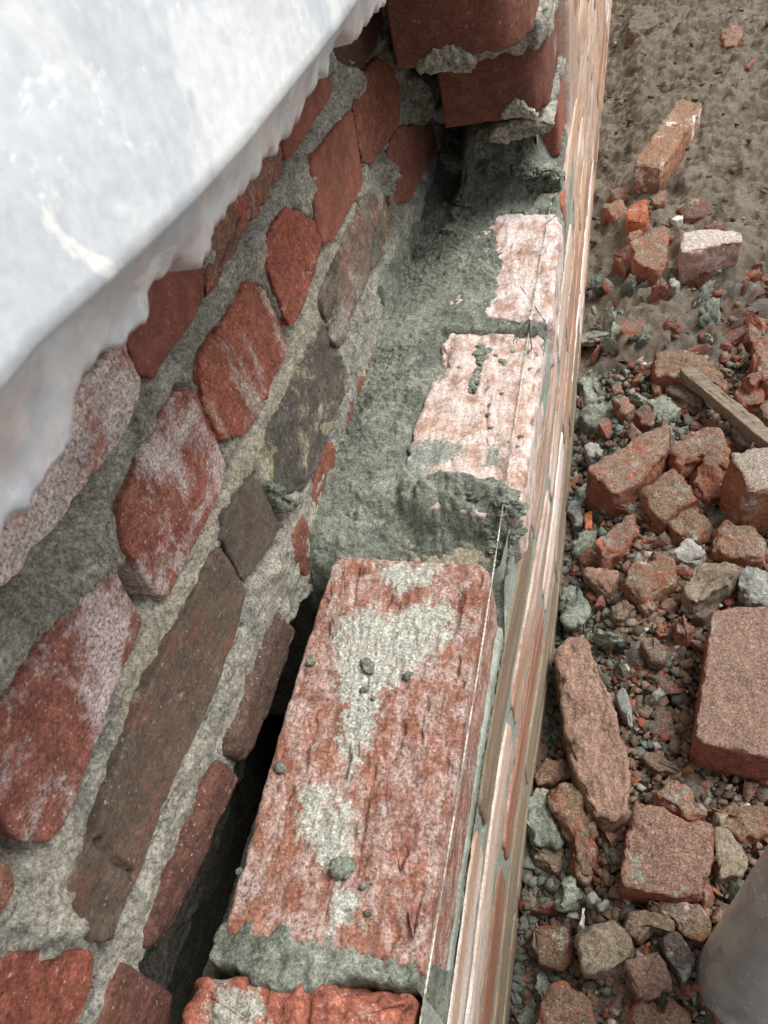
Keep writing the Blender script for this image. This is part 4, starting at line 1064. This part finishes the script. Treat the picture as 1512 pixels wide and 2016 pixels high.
W([(1092, 1300), (1100, 1270), (1120, 1248), (1146, 1243), (1166, 1272), (1192, 1345), (1220, 1440), (1243, 1545), (1236, 1600), (1205, 1625), (1170, 1605), (1142, 1540), (1118, 1470), (1103, 1370)], 'long sandy mortar slab standing on edge beside the wall', 'mort', h=.05, tilt=(-.12, -.05), name='mortar_slab', cat='mortar', rough=1.0, mat=R_MORT[0])
W([(1075, 1562), (1105, 1545), (1132, 1546), (1156, 1582), (1176, 1680), (1156, 1726), (1132, 1700), (1118, 1662), (1108, 1620)], 'knobbly brown mortar lump left of the square brick', 'mort', h=.035, rough=1.6, mat=R_PINK[2], name='mortar_lump', cat='mortar')
W([(1035, 1570), (1060, 1548), (1090, 1560), (1110, 1630), (1100, 1660), (1055, 1655), (1030, 1615)], 'dark wet mortar clod between wall and knobbly lump', 'fresh', h=.035, rough=1.9, name='mortar_clod', cat='mortar')
W([(1045, 1512), (1070, 1482), (1110, 1490), (1131, 1520), (1092, 1542), (1056, 1546)], 'rounded brown brick knob with grey crumbs at the wall foot', 'pink', h=.03, mat=R_PINK[2], rough=1.2)
W([(1045, 1665), (1080, 1660), (1115, 1670), (1110, 1700), (1085, 1720), (1055, 1690)], 'small brown piece under the dark wet mortar clod', 'brown', h=.024)
W([(1242, 1592), (1282, 1582), (1350, 1602), (1411, 1625), (1406, 1690), (1386, 1756), (1330, 1763), (1221, 1746), (1230, 1660)], 'square half brick with gritty red top left of the metal tube', 'red', h=.05, name='half_brick', cat='brick', rough=.7, mat=BR('gritty_half_clay', '#964a38', '#8a4435', white=.25, topdust='#8f7668', dustamt=.75, bump=.9), back=1.0)
W([(1408, 1622), (1420, 1604), (1448, 1658), (1472, 1680), (1460, 1716), (1412, 1732), (1404, 1690)], 'pale grey mortar piece between square half brick and metal tube', 'mort', h=.03, mat=R_MORT[1])
W([(1290, 1557), (1320, 1536), (1362, 1552), (1392, 1600), (1370, 1615), (1312, 1588)], 'brown-grey brick piece behind the square half brick', 'pink', h=.035, mat=R_PINK[0])
W([(1390, 1590), (1440, 1575), (1520, 1590), (1540, 1640), (1460, 1660), (1420, 1625)], 'gritty brown fragment below the big brick', 'pink', h=.02, mat=R_PINK[2])
W([(1275, 1772), (1330, 1770), (1382, 1770), (1401, 1832), (1386, 1862), (1346, 1852), (1325, 1815)], 'brown crusted fragment just below the square half brick', 'pink', h=.03, mat=R_PINK[2])
W([(1222, 1832), (1250, 1782), (1290, 1795), (1322, 1812), (1326, 1838), (1290, 1832), (1258, 1862)], 'angular brown fragment with a grey mortar dab in the lower rubble', 'pink', h=.03, mat=R_MORT[2])
W([(1135, 1842), (1160, 1820), (1211, 1810), (1236, 1846), (1241, 1886), (1192, 1912), (1150, 1922)], 'pale sandy brick piece with grey spot in the lower rubble', 'mort', h=.034, mat=R_MORT[1])
W([(1045, 1822), (1066, 1815), (1120, 1830), (1141, 1890), (1110, 1912), (1066, 1896), (1045, 1860)], 'rounded pinkish-brown brick piece near the wall foot at the bottom', 'pink', h=.034, mat=R_PINK[2])
W([(1228, 1892), (1260, 1872), (1300, 1866), (1324, 1936), (1291, 1966), (1256, 1966), (1231, 1930)], 'sandy brown slab with grey smear left of the tube foot', 'mort', h=.034, mat=R_MORT[0])
W([(1294, 1842), (1335, 1832), (1376, 1886), (1346, 1936), (1316, 1902)], 'dark purplish clinker piece touching the metal tube', 'brown', h=.03, mat=BR('clinker', '#54474a', '#5f4f4e', white=.2, topdust='#6b5e5a', dustamt=.5), rough=.6)
W([(1060, 1982), (1090, 1942), (1112, 1935), (1172, 1966), (1187, 2002), (1180, 2070), (1050, 2070)], 'large sandy red fragment at the bottom border', 'pink', h=.036, mat=R_PINK[1])
W([(1180, 1987), (1210, 1968), (1231, 1978), (1216, 2001), (1192, 2002)], 'small red brick chip right of the bottom fragment', 'red', h=.026, mat=R_RED[0], rough=.6)
W([(1236, 2002), (1270, 1972), (1312, 1975), (1352, 1992), (1362, 2050), (1240, 2056)], 'crumbly earth and brick lump at the bottom border beside the tube', 'brown', h=.026, rough=1.6, mat=R_PINK[2])
W([(1135, 1822), (1141, 1800), (1148, 1785), (1154, 1798), (1148, 1822), (1140, 1827)], 'small bright white lime chip in the lower rubble', 'white', h=.04, name='lime_lump', rough=.3, rnd=.002, sp=.0014)
W([(1155, 1762), (1168, 1754), (1176, 1766), (1168, 1777), (1157, 1772)], 'smooth pale grey pebble above the white lime chip', 'grey', h=.035, name='stone', cat='stone', rough=.2, rnd=.005, sp=.0016, mat=R_GREY[1])
W([(1178, 1780), (1196, 1768), (1198, 1776), (1182, 1790)], 'small elongated grey stone right of the smooth pebble', 'grey', h=.032, name='stone', cat='stone', rough=.5)
W([(1210, 1367), (1226, 1350), (1240, 1370), (1246, 1420), (1243, 1436), (1220, 1396)], 'grey pointed glassy sliver right of the long mortar slab', 'grey', h=.022, name='stone', cat='stone', rough=.5, mat=R_GREY[0])
W([(1282, 1455), (1290, 1386), (1326, 1400), (1331, 1452)], 'flat red brick shard in the shade left of the big brick', 'red', h=.014, mat=R_RED[0], rough=.5)
W([(1332, 1450), (1366, 1388), (1372, 1455), (1345, 1466)], 'second red shard tucked right under the big brick', 'red', h=.012, mat=R_RED[2], rough=.5)
W([(1255, 1492), (1270, 1476), (1332, 1500), (1344, 1521), (1300, 1522)], 'flat grey-brown flake below the red shards', 'mort', h=.02, rough=.5, mat=R_MORT[2])
W([(1100, 1740), (1125, 1725), (1145, 1750), (1138, 1785), (1105, 1780)], 'wet grey mortar clod below the knobbly brown lump', 'fresh', h=.028, rough=1.8, name='mortar_clod', cat='mortar')
W([(1110, 1160), (1145, 1150), (1160, 1185), (1150, 1230), (1115, 1225)], 'wet grey-green mortar clods heaped above the long slab', 'fresh', h=.03, rough=1.9, name='mortar_clod', cat='mortar')
W([(1120, 985), (1140, 975), (1158, 1000), (1148, 1035), (1125, 1030)], 'grey mortar lump left of the orange chip', 'grey', h=.03, rough=1.4, name='mortar_lump', cat='mortar', mat=R_GREY[0])
W([(1155, 880), (1175, 868), (1190, 885), (1180, 905), (1160, 902)], 'pale lime-grey lump above the largest slanting piece', 'grey', h=.03, rough=1.2, name='mortar_lump', cat='mortar', mat=R_GREY[1])
W([(1445, 770), (1480, 745), (1508, 765), (1500, 795), (1465, 800)], 'dusty red brick lump right of the wooden lath', 'red', h=.035, mat=R_RED[0])
W([(1495, 800), (1540, 775), (1560, 830), (1510, 825)], 'brown brick corner at the right border beside the lath', 'brown', h=.04)
W([(1465, 740), (1490, 728), (1502, 745), (1480, 757)], 'small bright orange brick chip right of the wooden lath', 'red', h=.055, mat=R_RED[1])
W([(1445, 838), (1462, 832), (1485, 862), (1480, 880), (1455, 872)], 'whitish mortar sliver below the wooden lath', 'grey', h=.025, mat=R_GREY[1], rough=.8)

# wooden lath
t = NT('weathered_wood')
gr = t.noise(18, 6, .65, .6, (1, 1, 1))
c = t.mix(t.rng(t.noise(160, 5, .7, 0, (.12, 1, 1)), .3, .7), lin('#6a6054'), lin('#8d8272'))
c = t.mix(t.rng(gr, .55, .7), c, lin('#5c5348'))
c = t.mix(t.math('MULTIPLY', t.rng(t.noise(50, 4, .7), .66, .72), .8), c, lin('#8f948b'))
M_WOOD = t.out(c, t.bump(t.noise(220, 5, .7, 0, (.1, 1, 1)), .6, .001))
A0, B0 = hit((1349, 722), 2, -.34), hit((1560, 895), 2, -.325)
C0, D0 = hit((1343, 736), 2, -.347), hit((1355, 712), 2, -.34)
ax = (B0-A0); ax /= np.linalg.norm(ax)
side = np.cross(np.array([0, 0, 1.0]), ax); side /= np.linalg.norm(side)
Lw = np.linalg.norm(B0-A0)*1.5
nrm = np.cross(ax, side)
poly = np.array([A0-side*.010, A0+side*.010, A0+side*.012+ax*Lw, A0-side*.012+ax*Lw])
V, q, tr = prism(poly, nrm, .020, sp=.002, rnd=.0015, cut=1, ratio=.02, amp=.0006, freq=60, chip=.002, edge_wob=.0008)
lath = link('wooden_lath', mesh_from('wooden_lath', V, q, tr), M_WOOD)
tag(lath, 'weathered grey-brown wooden lath lying slantwise on the rubble', 'lath')

# metal tube
t = NT('galvanised_tube')
c = t.mix(t.rng(t.noise(25, 6, .65, .5, (1, 1, .3)), .35, .65), lin('#94989d'), lin('#b2b6b9'))
sc = t.math('MULTIPLY', t.rng(t.noise(300, 4, .7, 0, (1, 1, .6)), .54, .62), t.rng(t.noise(16, 4, .6), .45, .58))
c = t.mix(t.math('MULTIPLY', sc, .8), c, lin('#d8dad8'))
c = t.mix(t.math('MULTIPLY', t.rng(t.noise(60, 5, .7, .4, (1, 1, .12)), .58, .66), .45), c, lin('#55585c'))
c = t.mix(t.math('MULTIPLY', t.rng(t.noise(14, 5, .65), .55, .72), .5), c, lin('#5a5c60'))
t.b.inputs['Metallic'].default_value = .1
t.b.inputs['Specular IOR Level'].default_value = .6
M_TUBE = t.out(c, t.bump(t.noise(120, 5, .6), .15, .001), t.rng(t.noise(40, 5, .6), .3, .7, .25, .45))
pb = hit((1462, 1945), 2, -.385)
pd = np.array([.08, .10, 1.0]); pd /= np.linalg.norm(pd)
RT = .040
a_ = np.cross(pd, np.array([0, 1.0, 0])); a_ /= np.linalg.norm(a_)
b_ = np.cross(pd, a_)
prof = [(RT-.004, .09), (RT-.004, .003), (RT-.003, .0006), (RT-.0015, 0), (RT-.0006, .0006), (RT, .002)]+[(RT, z) for z in np.linspace(.004, .62, 40)]
th = np.linspace(0, 2*math.pi, 96, endpoint=False)
Pt = np.array([[pb+pd*z+(a_*math.cos(x)+b_*math.sin(x))*r for x in th] for r, z in prof])
tag(link('metal_tube', mesh_from('metal_tube', Pt, grid_faces(len(prof), 96, True, True)), M_TUBE), 'dull grey metal tube standing upright in the lower right corner', 'tube')

# ------------------------------------------------------------------ medium fragments, one object each
protos = {}
kinds = {'red': ('brick_fragment', 'rubble', R_RED, 'small red brick fragment', 'small red brick fragments'),
         'pink': ('brick_fragment', 'rubble', R_PINK+R_MORT, 'small dusty brown fragment', 'small dusty brown fragments'),
         'fresh': ('mortar_clod', 'mortar', [M_FRESH], 'small wet grey-green mortar clod', 'small wet mortar clods'),
         'grey': ('stone', 'stone', R_GREY, 'small pale grey lump', 'small pale grey lumps')}
for k, (nm, cat, mats, lb, gp) in kinds.items():
    L = []
    for i in range(7):
        V, F = rock_mesh(nm, 100+i*7+len(k), 9 if k != 'fresh' else 1, 4, .12 if k != 'fresh' else .32, random.uniform(.45, .8), 2.5 if k != 'fresh' else 2.6, dr=(.28, .68))
        V = V*(1+.05*fbm(V, 6, 3, .6, i*3.1))[:, None]*1.25
        me = finish(nm, V, F, smooth=(k == 'fresh'))
        me.materials.append(mats[i % len(mats)])
        L.append(me)
    protos[k] = L
def free(x, y, r):
    return all((x-a)**2+(y-b)**2 > (c*.75+r)**2 for a, b, c in used)
def vis_px(p):
    d = np.asarray(p)-CAM
    z = d@_f
    return PW/2+FPX*(d@CR)/z, PH/2-FPX*(d@CU)/z
cnt = 0
tries = 0
while cnt < 300 and tries < 20000:
    tries += 1
    y = .0+1.25*random.random()**1.15
    x = random.uniform(.13, .36+.2*y)
    r = random.choice((.006, .007, .008, .009, .011, .013, .015, .018))*(1+.15*y)
    if not free(x, y, r*.6):
        continue
    z = float(zground(x, y))
    u_, v_ = vis_px((x, y, z))
    if not (950 < u_ < 1530 and -20 < v_ < 2040):
        continue
    if y > .85 and random.random() < .6:
        continue
    nearw = sstep(.24, .15, x-.03*y)
    k = random.choices(('red', 'pink', 'fresh', 'grey'), (.34, .36, .12+.5*float(nearw), .08))[0]
    nm, cat, mats, lb, gp = kinds[k]
    o = bpy.data.objects.new(nm, random.choice(protos[k]))
    COL.objects.link(o)
    o.location = (x, y, z+r*.35+random.uniform(0, .006))
    o.rotation_euler = [random.uniform(0, 6.28) for _ in range(3)]
    o.scale = (r*random.uniform(.8, 1.5), r*random.uniform(.7, 1.2), r*random.uniform(.6, 1.0))
    zn = ('in the lower rubble near the metal tube', 'around the long mortar slab', 'around the rounded sandy cake', 'between slanting brick pieces and wooden lath', 'near the half bricks on the soil')[int(np.searchsorted((.14, .32, .5, .78), y))]
    tag(o, lb+' '+zn, cat, gp+' '+zn)
    used.append((x, y, r*.5))
    cnt += 1

# ------------------------------------------------------------------ crumbs and straw: uncountable
def scatter(n, rfun, ksel, cols):
    base = []
    for i in range(14):
        c8 = np.array([(x, y, z) for z in (-1, 1) for y in (-1, 1) for x in (-1, 1)], float)*np.array([1, random.uniform(.5, .9), random.uniform(.35, .8)])
        c8 = c8*RNG.uniform(.35, 1.1, (8, 1))+RNG.normal(0, .12, (8, 3))
        tq = np.array([(0, 2, 3, 1), (4, 5, 7, 6), (0, 1, 5, 4), (2, 6, 7, 3), (0, 4, 6, 2), (1, 3, 7, 5)])
        base.append((c8, np.vstack([tq[:, [0, 1, 2]], tq[:, [0, 2, 3]]])))
    Vs, Fs, Cs, o = [], [], [], 0
    yy = 2.7*RNG.random(n*9)**1.5-.02
    xx = .125+RNG.random(n*9)**1.25*(.45+.14*yy)
    zz = zground(xx, yy)
    for x, y, z in zip(xx, yy, zz):
        if n <= 0:
            break
        if y > .95 and random.random() < .975:
            continue
        r = rfun()*(1+.25*min(y, .9))
        u_, v_ = vis_px((x, y, z))
        if not (930 < u_ < 2300 and -30 < v_ < 2100):
            continue
        V, F = random.choice(base)
        th_ = random.uniform(0, 6.28)
        ct, st_ = math.cos(th_), math.sin(th_)
        Q = V[:, [0, 1, 2]]*np.array([random.uniform(.7, 1.4), random.uniform(.7, 1.4), random.uniform(.6, 1.2)])*r
        Q = np.stack([Q[:, 0]*ct-Q[:, 1]*st_, Q[:, 0]*st_+Q[:, 1]*ct, Q[:, 2]], -1)+np.array([x, y, z+.004+r*.4+.006*random.random()])
        c_ = random.choices(cols[0], cols[1] if y < .95 else cols[2])[0]
        if y < .95 and x < .19+.03*y and random.random() < .6:
            c_ = cols[0][2]
        Vs.append(Q); Fs.append(F+o); Cs.append(np.tile(np.array(lin(c_))*random.uniform(.75, 1.2), (len(Q), 1))); o += len(Q)
        n -= 1
    return np.vstack(Vs), np.vstack(Fs), np.vstack(Cs)
V, F, Cc = scatter(22000, lambda: random.choice((.0012, .0016, .002, .0028, .0035, .0045, .006)), None,
                   (('#85503f', '#7a6555', '#666b62', '#8d867a', '#5f5247', '#b5afa4'), (.11, .4, .14, .08, .32, .02), (.05, .25, .03, .05, .62, .01)))
me = mesh_from('crumbs', V, np.zeros((0, 4), int), F, {'tint': Cc}, smooth=False)
t = NT('crumbs')
a = t.attr('tint')
c = t.scale_val(a.outputs['Color'], t.rng(t.noise(500, 4, .75), .25, .75, .55, 1.4))
M_CR = t.out(c, t.bump(t.noise(400, 4, .7), .7, .001))
tag(link('crumbs', me, M_CR), 'brick and mortar crumbs strewn over the ground', 'crumbs', kind='stuff')
parts = []
for i in range(260):
    y = .5+2.0*random.random()
    x = random.uniform(.2, .42+.14*y)
    L = random.uniform(.008, .03)
    a = random.uniform(0, 6.28)
    z = float(zground(x, y))+.01
    tt = np.linspace(-.5, .5, 5)
    k = random.uniform(-.4, .4)
    pts = np.stack([x+L*(tt*math.cos(a)-k*tt*tt*math.sin(a)), y+L*(tt*math.sin(a)+k*tt*tt*math.cos(a)), z+.004*tt+random.uniform(0, .006)], -1)
    parts.append(tube(pts, random.uniform(.0003, .0006), 4))
t = NT('dry_straw')
M_ST = t.out(t.mix(t.noise(30), lin('#8a7a5c'), lin('#5a5040')))
tag(link('straw', mesh_from('straw', *merge(parts)), M_ST), 'bits of dry straw and rootlets on the soil', 'straw', kind='stuff')
